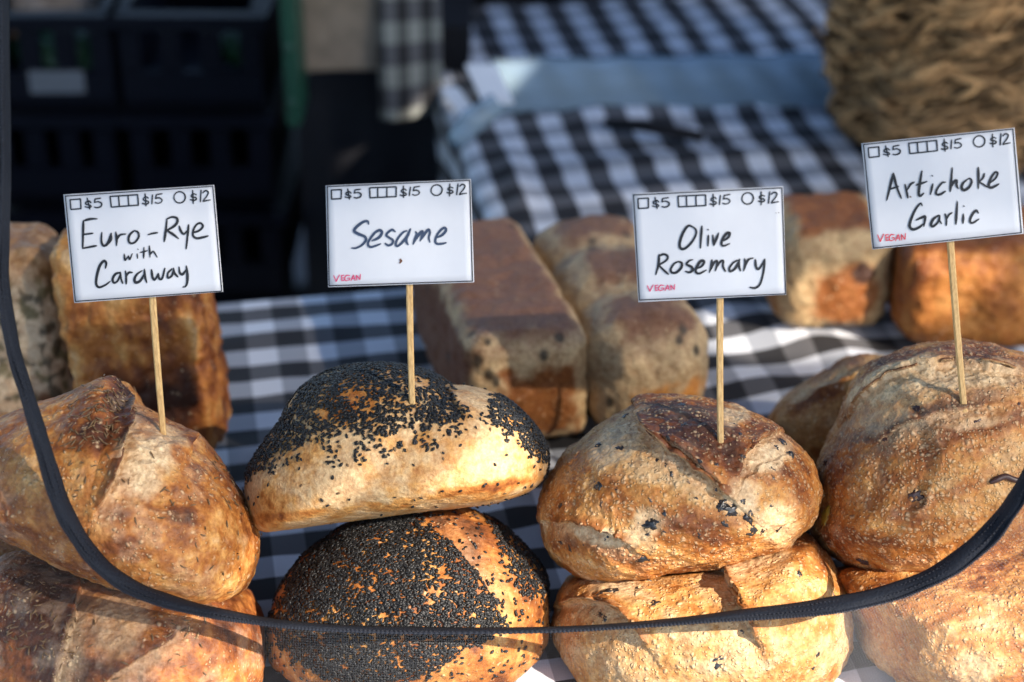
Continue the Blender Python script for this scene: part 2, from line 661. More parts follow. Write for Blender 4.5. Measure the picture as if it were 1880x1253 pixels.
def sun_on(p):
    return p + S_DIR * (CZ - p[2]) / S_DIR[2]


def blocker():
    sun_edge = sorted(tuple(sun_on(at(x, y, np.array(d)))[:2]) for x, y, d in SHADE)
    sun_edge = [h for h in sun_edge if h[0] > 1.09]
    front = [(-2.6, -0.40), (1.04, -0.34), (1.088, 0.06)] + sun_edge + [(sun_edge[-1][0] + 0.3, sun_edge[-1][1] - 0.02), (3.4, -0.1)]
    root = empty("sun_blocker", (0.4, 0.6, -0.75))
    tag(root, "unseen sheet added over the bread stall to shape the sunlight", "blocker")
    res = 0.012
    xs = np.arange(-2.6, 3.4, res); ys = np.arange(-0.42, 2.6, res)
    A, B = np.meshgrid(xs, ys, indexing='ij')
    fx, fy = np.array(front).T
    edge = np.interp(A.ravel(), fx, fy)
    y = np.maximum(B.ravel(), edge)
    V = np.stack([A.ravel(), y, np.full(A.size, CZ)], -1)
    F = grid_faces(len(xs), len(ys))
    keep = ~((B.ravel()[F] < edge[F]).all(1))
    c = V[F].mean(1)
    keep &= ~((c[:, 1] > 1.8) & (c[:, 0] > -0.02))
    for (px, py, z, rx, ry) in GAPS:
        h = sun_on(at_z(px, py, z))
        keep &= ~((((c[:, 0] - h[0]) / rx) ** 2 + ((c[:, 1] - h[1]) / ry) ** 2) < 1)
    F = F[keep]
    yc = V[F].mean(1)[:, 1]
    for nm, sel, mt in (("front_panel", yc < 0.29, 'blocker'), ("middle_panel", (yc >= 0.29) & (yc < 0.68), 'blocker_mid'), ("rear_panel", yc >= 0.68, 'blocker_dense')):
        used, inv = np.unique(F[sel], return_inverse=True)
        np_mesh(nm, V[used], inv.reshape(-1, 4), M[mt], root, (0.4, 0.6, CZ), False)
    for x, yy in ((-2.5, -0.2), (3.3, 0.1), (-2.5, 2.55), (3.3, 1.42)):  # unseen poles added to carry the sheet
        m = MB(); m.tube([(x, yy, -0.75), (x, yy, CZ)], 0.02, 10)
        m.build("pole", M['pole'], root, (x, yy, 0.2), smooth=True)


GAPS = [(1430, 615, 0.0, 0.085, 0.045), (1915, 500, 0.07, 0.035, 0.04), (893, 150, 0.03, 0.032, 0.04)]  # holes cut in the added sheet for chosen sun patches
# places on the breads where the sunlight reaches up to, used to cut the added sheet's front edge
SHADE = [(-50, 1330, 1.23), (300, 1270, 1.23), (400, 1200, 1.23), (490, 850, 1.25), (600, 750, 1.255), (750, 720, 1.27), (950, 710, 1.28), (1010, 870, 1.26), (1090, 1000, 1.25),
         (1250, 1020, 1.25), (1400, 940, 1.26), (1490, 1000, 1.27), (1600, 1030, 1.27), (1880, 1010, 1.26)]
blocker()

# ------------------------------------------------------------------ background
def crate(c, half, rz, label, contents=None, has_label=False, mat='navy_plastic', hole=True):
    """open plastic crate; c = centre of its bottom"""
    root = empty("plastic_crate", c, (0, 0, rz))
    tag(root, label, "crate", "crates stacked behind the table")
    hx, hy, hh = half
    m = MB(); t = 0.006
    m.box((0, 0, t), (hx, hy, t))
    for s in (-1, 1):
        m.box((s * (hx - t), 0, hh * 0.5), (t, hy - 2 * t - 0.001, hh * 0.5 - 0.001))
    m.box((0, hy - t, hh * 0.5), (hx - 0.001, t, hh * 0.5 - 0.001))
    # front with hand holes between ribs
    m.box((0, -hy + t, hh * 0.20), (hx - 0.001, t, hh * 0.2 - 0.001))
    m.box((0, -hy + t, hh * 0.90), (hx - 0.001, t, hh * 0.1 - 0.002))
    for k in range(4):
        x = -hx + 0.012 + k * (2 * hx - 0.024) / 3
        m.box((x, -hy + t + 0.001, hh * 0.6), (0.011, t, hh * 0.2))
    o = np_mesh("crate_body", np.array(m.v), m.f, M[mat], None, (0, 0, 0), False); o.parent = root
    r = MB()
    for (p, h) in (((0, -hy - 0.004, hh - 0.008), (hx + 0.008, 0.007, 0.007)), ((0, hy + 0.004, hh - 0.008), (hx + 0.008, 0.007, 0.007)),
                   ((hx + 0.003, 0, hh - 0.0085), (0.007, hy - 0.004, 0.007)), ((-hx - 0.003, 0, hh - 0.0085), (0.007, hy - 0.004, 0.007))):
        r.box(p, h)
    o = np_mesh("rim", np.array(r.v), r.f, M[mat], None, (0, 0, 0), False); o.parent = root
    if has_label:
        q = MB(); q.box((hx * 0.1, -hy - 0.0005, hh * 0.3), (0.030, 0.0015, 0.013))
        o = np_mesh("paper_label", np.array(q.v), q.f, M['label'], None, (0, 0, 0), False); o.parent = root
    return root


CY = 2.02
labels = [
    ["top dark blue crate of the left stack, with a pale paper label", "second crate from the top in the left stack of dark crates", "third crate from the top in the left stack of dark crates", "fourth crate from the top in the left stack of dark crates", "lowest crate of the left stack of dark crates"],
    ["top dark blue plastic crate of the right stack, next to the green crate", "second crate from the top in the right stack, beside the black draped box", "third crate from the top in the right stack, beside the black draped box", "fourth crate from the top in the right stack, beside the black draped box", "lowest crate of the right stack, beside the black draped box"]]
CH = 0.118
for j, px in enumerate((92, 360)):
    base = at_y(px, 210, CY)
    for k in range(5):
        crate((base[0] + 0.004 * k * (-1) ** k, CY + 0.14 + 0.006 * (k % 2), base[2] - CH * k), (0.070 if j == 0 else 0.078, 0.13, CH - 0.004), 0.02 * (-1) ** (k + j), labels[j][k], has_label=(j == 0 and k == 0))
# stands for the stacks
for j, px in enumerate((92, 360)):
    base = at_y(px, 210, CY)
    zt = base[2] - CH * 4 - 0.003
    m = MB(); m.box((base[0], CY + 0.14, (zt - 0.75) / 2), (0.068 if j == 0 else 0.076, 0.13, (zt + 0.75) / 2))
    tag(m.build("crate_plinth", M['black_cloth'], None, (base[0], CY + 0.14, -0.75)), "black plinth under the %s stack of crates" % ("left" if j == 0 else "right"), "plinth")


def lumpy(name, c, r, mat, label, cat, seed, parent=None):
    V, F = cube_sphere(24)
    d = V / np.linalg.norm(V, axis=1)[:, None]
    P = d * np.array(r) * (1 + 0.22 * fbm(d, 2.2, 3, seed))[:, None] + np.array(c)
    o = np_mesh(name, P, F, M[mat], parent, c, True)
    if label: tag(o, label, cat)
    return o


b0 = at_y(108, 92, CY + 0.05)
lumpy("produce_bag", b0, (0.05, 0.028, 0.026), 'leaf', "green bag lying in the top crate of the left stack", "bag", 3)
b0 = at_y(432, 88, CY + 0.05)
lumpy("produce_bag", b0, (0.02, 0.02, 0.018), 'leaf', "small green bag lying in the top crate of the right stack", "bag", 5)
b0 = at_y(60, 25, CY + 0.16)
lumpy("folded_sack", b0, (0.066, 0.07, 0.035), 'hessian', "brownish cloth sack heaped on the left crates, top left corner", "sack", 8)

# green crate stood on end beside the stacks
p0, p1 = at_y(510, 0, 1.9), at_y(553, 240, 1.9)
m = MB(); m.box(((p0[0] + p1[0]) / 2, 1.945, (p1[2] + 0.16) / 2), ((p1[0] - p0[0]) / 2, 0.04, (0.16 - p1[2]) / 2))
for k in range(4):
    m.box(((p0[0] + p1[0]) / 2, 1.902, p1[2] + 0.03 + 0.06 * k), ((p1[0] - p0[0]) / 2 - 0.003, 0.004, 0.006))
tag(m.build("green_crate", M['green_plastic'], None, tuple(at_y(534, 240, 1.9)), bevel=0.004), "dark green plastic crate stood upright between the blue crates and the hessian", "crate")

# black draped box with hessian hanging over its top
bx0, bx1 = at_y(535, 135, 2.0), at_y(862, 135, 2.0)
nb = 60
U = np.linspace(bx0[0], bx1[0], nb); W = np.linspace(0, 1, 60)
A, B = np.meshgrid(U, W, indexing='ij')
wave = 0.014 * np.sin(A * 46 + 2.5 * B) + 0.008 * np.sin(A * 105 + 1)
ztop = 0.06
V = np.stack([A, 2.03 + wave * B - 0.012 * B, ztop - B * (ztop + 0.745)], -1).reshape(-1, 3)
root = empty("draped_box", ((bx0[0] + bx1[0]) / 2, 2.15, -0.75))
tag(root, "box draped in black cloth standing behind the Sesame sign", "box")
np_mesh("cloth_front", V, grid_faces(nb, 60), M['black_cloth'], root, tuple(((bx0[0] + bx1[0]) / 2, 2.03, -0.3)))
m = MB(); m.box(((bx0[0] + bx1[0]) / 2, 2.21, (ztop - 0.75) / 2 - 0.004), ((bx1[0] - bx0[0]) / 2, 0.16, (ztop + 0.75) / 2 - 0.006))
m.build("box_body", M['black_cloth'], root, ((bx0[0] + bx1[0]) / 2, 2.2, -0.3))


def hanging(name, mat, pxs, ytop, ybot, yw, label, cat, amp, k, ext=0.12, uvs=1.0):
    """sheet hanging at world y = yw over an edge, its top running back"""
    l, r = at_y(pxs[0], ybot, yw)[0], at_y(pxs[1], ybot, yw)[0]
    zt, zb = at_y(700, ytop, yw)[2], at_y(700, ybot, yw)[2]
    n1, n2 = 50, 70
    A, T = np.meshgrid(np.linspace(l, r, n1), np.linspace(0, 1, n2), indexing='ij')
    s = T * (zt - zb + ext)
    fall = zt - zb
    z = np.where(s < fall, zb + s, zt + 0.002 * np.sin(A * 60))
    y = np.where(s < fall, yw, yw + (s - fall))
    y = y + amp * np.sin(A * k + 3 * s) * np.clip((fall - s) / fall, 0, 1)
    V = np.stack([A, y, z], -1).reshape(-1, 3)
    o = np_mesh(name, V, grid_faces(n1, n2), M[mat], None, tuple(V.mean(0)), True, None, np.stack([A.ravel() * uvs, s.ravel()], -1))
    md = o.modifiers.new("thick", 'SOLIDIFY'); md.thickness = 0.003
    tag(o, label, cat)


zt_px = 20
hanging("hessian_cloth", 'hessian', (552, 706), -60, 132, 1.99, "beige hessian cloth hanging over the black draped box", "cloth", 0.004, 30)
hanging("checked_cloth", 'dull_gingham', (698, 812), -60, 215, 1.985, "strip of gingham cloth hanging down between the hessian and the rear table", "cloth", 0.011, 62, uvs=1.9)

# clear plastic guard lying across the rear table, its bent ends coloured white for the sun's glints
root_p = at_z(1200, 185)
pl0, pl1 = at_z(905, 192, 0.014), at_z(1600, 180, 0.014)
gd = empty("plastic_guard", tuple(root_p))
tag(gd, "clear plastic guard lying across the rear gingham table, with bent ends whitened as glints", "guard")
dirv = (pl1 - pl0) / np.linalg.norm(pl1 - pl0)
nrm = np.array([-dirv[1], dirv[0], 0])
prof = [(-0.02, 0.0), (0, 0.004), (0.010, 0.024), (0.022, 0.036), (0.04, 0.036), (0.06, 0.022)]
n = 40
V = []
for i in range(n + 1):
    c = pl0 + (pl1 - pl0) * i / n
    for (a, h) in prof:
        V.append(c + nrm * a + np.array([0, 0, h + 0.002 * math.sin(i * 0.7 + a * 90)]))
o = np_mesh("clear_panel", np.array(V), grid_faces(n + 1, len(prof)), M['acrylic'], gd, tuple(root_p))
o.modifiers.new("thick", 'SOLIDIFY').thickness = 0.002
for (pa, pb, w) in (((882, 122), (915, 192), 0.015), ((825, 165), (868, 222), 0.009)):
    a = at(pa[0], pa[1], 1.98); b = at(pb[0], pb[1], 1.94)
    m = MB(); 
    side = RGT * w
    nn = np.cross(b - a, side); nn /= np.linalg.norm(nn)
    m.add([a - side, a + side, b + side, b - side, a - side + nn * 0.003, a + side + nn * 0.003, b + side + nn * 0.003, b - side + nn * 0.003],
          [(0, 1, 2, 3), (7, 6, 5, 4), (0, 4, 5, 1), (1, 5, 6, 2), (2, 6, 7, 3), (3, 7, 4, 0)])
    m.build("bent_end", M['glint_white'], gd, tuple((a + b) / 2))
a = at(868, 222, 1.94); b = at(835, 262, 1.93)
m = MB(); m.tube([at(915, 190, 1.94), a, b], [0.012, 0.014, 0.010], 8); m.build("clear_corner", M['acrylic'], gd, tuple(a), smooth=True)

# dark narrow utensil on the rear cloth
a, b = at_z(1110, 226, 0.022), at_z(1290, 252, 0.022)
m = MB(); m.tube([a, a * 0.6 + b * 0.4 + np.array([0, 0, 0.003]), b], [0.005, 0.007, 0.006], 8)
tag(m.build("utensil_handle", M['black_cloth'], None, tuple((a + b) / 2), smooth=True), "narrow black utensil handle lying on the rear gingham cloth", "utensil")

# black sheet added behind the rear table to make the view beyond dark
cA, cB = tab(EDGE_A - 0.1, 0.76), tab(EDGE_A + 1.5, 0.76)
A, B = np.meshgrid(np.linspace(0, 1, 160), np.linspace(0, 1, 30), indexing='ij')
cv = cA + A[..., None] * (cB - cA) + TY * (0.02 * np.sin(A * 90) * (0.4 + B))[..., None]
cv[..., 2] = 0.35 - B * 1.09
cv = cv.reshape(-1, 3)
tag(np_mesh("dark_backdrop", cv, grid_faces(160, 30), M['black_cloth'], None, tuple(cv.mean(0))), "black sheet added behind the rear gingham table to darken the view beyond", "backdrop")

# raffia basket
def basket():
    c = at_z(1800, 330, 0.008)
    c[1] += 0.13
    root = empty("raffia_basket", tuple(c))
    tag(root, "tall shaggy brown raffia basket at the back right corner", "basket")
    prof = [(0.0, 0.112), (0.02, 0.122), (0.06, 0.130), (0.13, 0.133), (0.20, 0.133), (0.34, 0.132)]
    hz = np.array([p[0] for p in prof]); rr = np.array([p[1] for p in prof])
    nz, na = 60, 90
    Z, T = np.meshgrid(np.linspace(0, 0.34, nz), np.linspace(0, 2 * math.pi, na), indexing='ij')
    R = np.interp(Z, hz, rr) - 0.006
    V = np.stack([c[0] + R * np.cos(T), c[1] + R * np.sin(T), c[2] + Z], -1).reshape(-1, 3)
    np_mesh("basket_wall", V, grid_faces(nz, na), M['raffia'], root, tuple(c), True, {"crust": np.tile((0.05, 0.028, 0.014), (len(V), 1))})
    rng = np.random.default_rng(5)
    Vs, Fs, Cs = [], [], []
    nv = 0
    rows = 30
    for r in range(rows):
        z0 = 0.008 + r * 0.0112
        for k in range(150):
            t0 = math.pi + (k / 150) * math.pi * 1.1 - 0.15 + rng.normal() * 0.02
            ln = rng.uniform(0.02, 0.06) / 0.135
            tilt = rng.normal() * 0.005 + 0.009 * math.sin(t0 * 9 + r * 1.7) + 0.006
            ns = 7
            tt = np.linspace(0, 1, ns)
            zz = z0 + tilt * (tt - 0.5) * 2 + rng.normal() * 0.004
            lump = 0.016 * perlin(np.array([[t0 * 5.0, z0 * 26.0, 1.7]]))[0] + 0.010 * abs(math.sin(z0 * math.pi / 0.042))
            rad = np.interp(zz, hz, rr) - 0.008 + lump + 0.009 * np.sin(tt * math.pi) * rng.uniform(0.1, 1.2) + 0.005 * math.sin(t0 * 16 + r * 2.1) - 0.003 + (rng.uniform(0.004, 0.018) * tt ** 2 if rng.random() < 0.3 else 0)
            ang = t0 + ln * tt
            ctr = np.stack([c[0] + rad * np.cos(ang), c[1] + rad * np.sin(ang), c[2] + np.maximum(zz, 0.002)], -1)
            w = rng.uniform(0.0014, 0.0042) * (np.sin(np.clip(tt, 0.06, 0.94) * math.pi) ** 0.6)
            T_ = np.gradient(ctr, axis=0); T_ /= np.linalg.norm(T_, axis=1)[:, None]
            out = np.stack([np.cos(ang), np.sin(ang), 0 * ang], -1)
            sd = np.cross(T_, out)
            ring = [ctr + sd * w[:, None], ctr + out * w[:, None] * 0.7, ctr - sd * w[:, None], ctr - out * w[:, None] * 0.5]
            P = np.stack(ring, 1).reshape(-1, 3)
            f = []
            for i in range(ns - 1):
                for q in range(4):
                    f.append((nv + i * 4 + q, nv + i * 4 + (q + 1) % 4, nv + (i + 1) * 4 + (q + 1) % 4, nv + (i + 1) * 4 + q))
            Vs.append(P); Fs += f; nv += len(P)
            base = np.array((0.50, 0.285, 0.125)) * rng.choice([0.3, 0.6, 0.9, 1.0, 1.3]) * rng.uniform(0.8, 1.2)
            Cs.append(np.tile(base, (len(P), 1)))
    np_mesh("raffia_weave", np.vstack(Vs), np.array(Fs), M['raffia'], root, tuple(c), True, {"crust": np.vstack(Cs)})


basket()

# ------------------------------------------------------------------ pan loaves
BK = np.array([0.0, 0.28, 0.5, 0.74, 1.0])
RAMP = np.array([(0.63, 0.45, 0.25), (0.58, 0.31, 0.10), (0.42, 0.165, 0.038), (0.21, 0.066, 0.018), (0.065, 0.024, 0.013)])


def bake_colour(b):
    b = np.clip(b, 0, 1)
    return np.stack([np.interp(b, BK, RAMP[:, k]) for k in range(3)], -1)


def mixc(c, fac, col):
    fac = np.clip(fac, 0, 1)[:, None]
    return c * (1 - fac) + np.array(col) * fac


def pan_loaf(label, front, yaw, dims, colour, seed, tilt=(0, 0), n=54, lobes=0, rough=1.0, r=0.02, lift=0.0, puff=0.05, specks=0):
    """front = world point under the middle of the front face at table height; dims = width, length, height"""
    w, l, h = dims
    V, F = cube_sphere(n)
    q = V / np.abs(V).max(1)[:, None]
    # even spacing on the cube
    q = np.arctan(np.clip(V / np.abs(V).max(1)[:, None], -1, 1)) * 4 / math.pi
    half = np.array([w / 2, l / 2, h / 2])
    p = q * half
    inner = np.clip(p, -(half - r), half - r)
    d = p - inner
    nn = np.linalg.norm(d, axis=1)
    nrm = np.where(nn[:, None] > 1e-9, d / np.maximum(nn, 1e-9)[:, None], 0)
    P = inner + nrm * r
    u = P / half                                        # -1..1 position in the loaf
    bul = (1 - np.clip(np.abs(u), 0, 1) ** 2)
    P = P + half * puff * np.sign(u) * np.stack([bul[:, 1] * bul[:, 2], bul[:, 0] * bul[:, 2], bul[:, 0] * bul[:, 1]], -1) * np.abs(u) ** 2
    if lobes:
        P[:, 2] += np.where(u[:, 2] > 0, 0.007 * np.abs(np.sin((u[:, 1] + 1) / 2 * lobes * math.pi)) - 0.004, 0) * np.clip(u[:, 2], 0, 1)
        P[:, 0] *= 1 + 0.035 * np.abs(np.sin((u[:, 1] + 1) / 2 * lobes * math.pi))
    dirn = P / np.linalg.norm(P, axis=1)[:, None]
    P = P + dirn * (0.0034 * fbm(P, 24, 3, seed))[:, None] + dirn * (rough * 0.0011 * fbm(P, 100, 3, seed + 1))[:, None]
    col = colour(u, P, seed)
    if specks:
        rng = np.random.default_rng(seed)
        idx = rng.integers(0, len(P), specks)
        for i in idx:
            dd = np.linalg.norm((P - P[i]) * np.array([1, 1, rng.uniform(0.5, 1.0)]), axis=1)
            col = mixc(col, sstep(rng.uniform(0.0035, 0.006), 0.002, dd) * 0.9, (0.03, 0.028, 0.024))
    # bottom front edge at origin, then lean, yaw, place
    P = P + np.array([0, l / 2, h / 2])
    cx, sx = math.cos(tilt[0]), math.sin(tilt[0])
    P = P @ np.array([[1, 0, 0], [0, cx, -sx], [0, sx, cx]]).T
    cy, sy = math.cos(tilt[1]), math.sin(tilt[1])
    P = P @ np.array([[cy, 0, sy], [0, 1, 0], [-sy, 0, cy]]).T
    cz, sz = math.cos(yaw), math.sin(yaw)
    P = P @ np.array([[cz, -sz, 0], [sz, cz, 0], [0, 0, 1]]).T
    P = P + np.array(front)
    P[:, 2] += 0.008 + lift - P[:, 2].min()
    o = np_mesh("pan_loaf", P, F, M['crust'], None, (P[:, 0].mean(), P[:, 1].mean(), P[:, 2].min()), True,
                {"crust": col, "blister": np.full(len(P), 0.05)})
    tag(o, label, "bread", "pan loaves behind the round loaves")
    return o


def soft(u0, u1, hw0, hw1, s, seed, P, c0=0.0, c1=0.0, nz=0.12):
    """rounded rectangle mask of half widths hw around (c0,c1) in two loaf coordinates"""
    d = np.maximum(np.abs(u0 - c0) / hw0, np.abs(u1 - c1) / hw1)
    return sstep(1 + s, 1 - s, d + nz * fbm(P, 60, 3, seed))


CREAM = (0.60, 0.45, 0.255)


def col_centre(u, P, seed):
    c = np.tile(CREAM, (len(P), 1)).astype(float)
    c = c * (1 + 0.22 * fbm(P, 45, 3, seed))[:, None]
    top = sstep(0.6, 0.9, u[:, 2])
    c = mixc(c, top * soft(u[:, 0], u[:, 1], 0.86, 0.93, 0.16, 2, P) * 0.92, (0.235, 0.105, 0.06))
    c = mixc(c, top * sstep(0.0, 0.6, fbm(P * np.array([0.5, 2.2, 1]), 40, 3, 9)) * soft(u[:, 0], u[:, 1], 0.8, 0.9, 0.1, 2, P) * 0.6, (0.30, 0.15, 0.085))
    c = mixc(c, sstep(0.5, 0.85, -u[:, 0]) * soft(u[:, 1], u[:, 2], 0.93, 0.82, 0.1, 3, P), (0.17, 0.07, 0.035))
    fr = sstep(0.6, 0.9, -u[:, 1])
    c = mixc(c, fr * soft(u[:, 0], u[:, 2], 0.62, 0.62, 0.18, 4, P, 0.1, -0.15, 0.35), (0.27, 0.105, 0.03))
    return c


def col_lobed(u, P, seed):
    c = np.tile((0.52, 0.39, 0.225), (len(P), 1)).astype(float)
    c = c * (1 + 0.3 * fbm(P, 40, 3, seed))[:, None]
    top = sstep(0.55, 0.9, u[:, 2])
    for yc in (-0.66, 0.0, 0.66):
        c = mixc(c, top * soft(u[:, 0], u[:, 1], 0.62, 0.22, 0.35, 2, P, 0.05, yc, 0.45) * 0.9, (0.21, 0.10, 0.06))
    fr = sstep(0.6, 0.9, -u[:, 1])
    c = mixc(c, fr * soft(u[:, 0], u[:, 2], 0.6, 0.5, 0.3, 4, P, 0.15, -0.45, 0.5), (0.50, 0.22, 0.05))
    return c


def col_cube(u, P, seed):
    c = np.tile((0.52, 0.38, 0.21), (len(P), 1)).astype(float)
    c = c * (1 + 0.2 * fbm(P, 40, 3, seed))[:, None]
    top = sstep(0.6, 0.9, u[:, 2])
    c = mixc(c, top * soft(u[:, 0], u[:, 1], 0.72, 0.78, 0.14, 2, P), (0.30, 0.115, 0.04))
    fr = sstep(0.6, 0.9, -u[:, 1])
    c = mixc(c, fr * sstep(1.25, 0.75, np.hypot((u[:, 0] - 0.12) / 0.6, (u[:, 2] + 0.2) / 0.62) + 0.2 * fbm(P, 60, 2, 5)), (0.27, 0.10, 0.028))
    c = mixc(c, fr * sstep(1.2, 0.8, np.hypot((u[:, 0] - 0.35) / 0.2, (u[:, 2] - 0.25) / 0.2) + 0.3 * fbm(P, 80, 2, 6)), (0.07, 0.035, 0.025))
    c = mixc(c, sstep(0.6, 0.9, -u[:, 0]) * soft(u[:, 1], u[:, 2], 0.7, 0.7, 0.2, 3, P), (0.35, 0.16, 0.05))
    return c


def col_brown(u, P, seed):
    b = 0.60 + 0.20 * fbm(P, 22, 3, seed) + 0.1 * fbm(P * np.array([1, 1, 0.35]), 80, 2, seed + 2)
    edge = np.sort(np.abs(u), axis=1)[:, 1]
    b = b - 0.30 * sstep(0.78, 0.95, edge)
    return bake_colour(b)


def col_brown_up(u, P, seed):
    b = 0.62 + 0.34 * fbm(P, 30, 4, seed) + 0.26 * fbm(P * np.array([1, 1, 0.4]), 70, 3, seed + 2)
    edge = np.sort(np.abs(u), axis=1)[:, 1]
    b = b - 0.26 * sstep(0.75, 0.96, edge)
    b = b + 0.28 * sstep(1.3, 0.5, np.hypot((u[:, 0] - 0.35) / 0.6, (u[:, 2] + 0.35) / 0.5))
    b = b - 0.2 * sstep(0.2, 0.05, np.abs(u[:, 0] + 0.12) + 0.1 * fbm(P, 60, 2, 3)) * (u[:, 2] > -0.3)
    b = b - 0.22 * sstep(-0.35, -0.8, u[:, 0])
    return bake_colour(b)


def col_seeded(u, P, seed):
    c = np.tile((0.52, 0.43, 0.31), (len(P), 1)).astype(float)
    c = c * (1 + 0.3 * fbm(P, 40, 3, seed))[:, None]
    n1 = fbm(P, 75, 2, seed + 1)
    c = mixc(c, sstep(0.2, 0.36, n1) * 0.9, (0.14, 0.125, 0.06))
    c = mixc(c, sstep(0.3, 0.6, fbm(P, 38, 2, seed + 4)) * 0.8, (0.20, 0.09, 0.05))
    c = mixc(c, sstep(0.2, 0.36, fbm(P, 95, 2, seed + 7)) * 0.85, (0.05, 0.045, 0.03))
    c = mixc(c, sstep(0.5, 0.9, u[:, 2]) * 0.7, (0.42, 0.22, 0.09))
    return c


def tz(px, py):
    p = at_z(px, py); return (p[0], p[1], 0)


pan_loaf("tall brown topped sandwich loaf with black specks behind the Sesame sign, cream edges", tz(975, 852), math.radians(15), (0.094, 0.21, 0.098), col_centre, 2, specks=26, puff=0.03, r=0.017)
pan_loaf("pale three lobed sandwich loaf with dark caps, left of the Olive Rosemary stick", tz(1204, 842), math.radians(14), (0.092, 0.225, 0.096), col_lobed, 6, lobes=3, specks=22, r=0.032)
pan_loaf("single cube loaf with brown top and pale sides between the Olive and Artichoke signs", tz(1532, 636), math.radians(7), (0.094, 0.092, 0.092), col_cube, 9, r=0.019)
pan_loaf("smooth brown sandwich loaf behind the Artichoke Garlic stick", tz(1778, 672), math.radians(-6), (0.125, 0.11, 0.092), col_brown, 12, r=0.022)
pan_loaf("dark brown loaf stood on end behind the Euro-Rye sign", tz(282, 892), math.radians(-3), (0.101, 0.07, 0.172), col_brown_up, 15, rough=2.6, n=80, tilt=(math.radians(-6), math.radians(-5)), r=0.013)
pan_loaf("pale green flecked seeded loaf stood on end at the left edge", tz(42, 838), math.radians(2), (0.088, 0.07, 0.150), col_seeded, 18, tilt=(math.radians(-4), math.radians(-3)), r=0.018)

# ------------------------------------------------------------------ round loaves
def K(off, sc):
    return lambda pts: [(off[0] + x / sc, off[1] + y / sc) for x, y in pts]


c2 = K((440, 640), 2.043)
c3 = K((960, 680), 2.187)
c4 = K((1380, 600), 1.918)
c1 = K((0, 620), 1.98)


class Loaf:
    pass


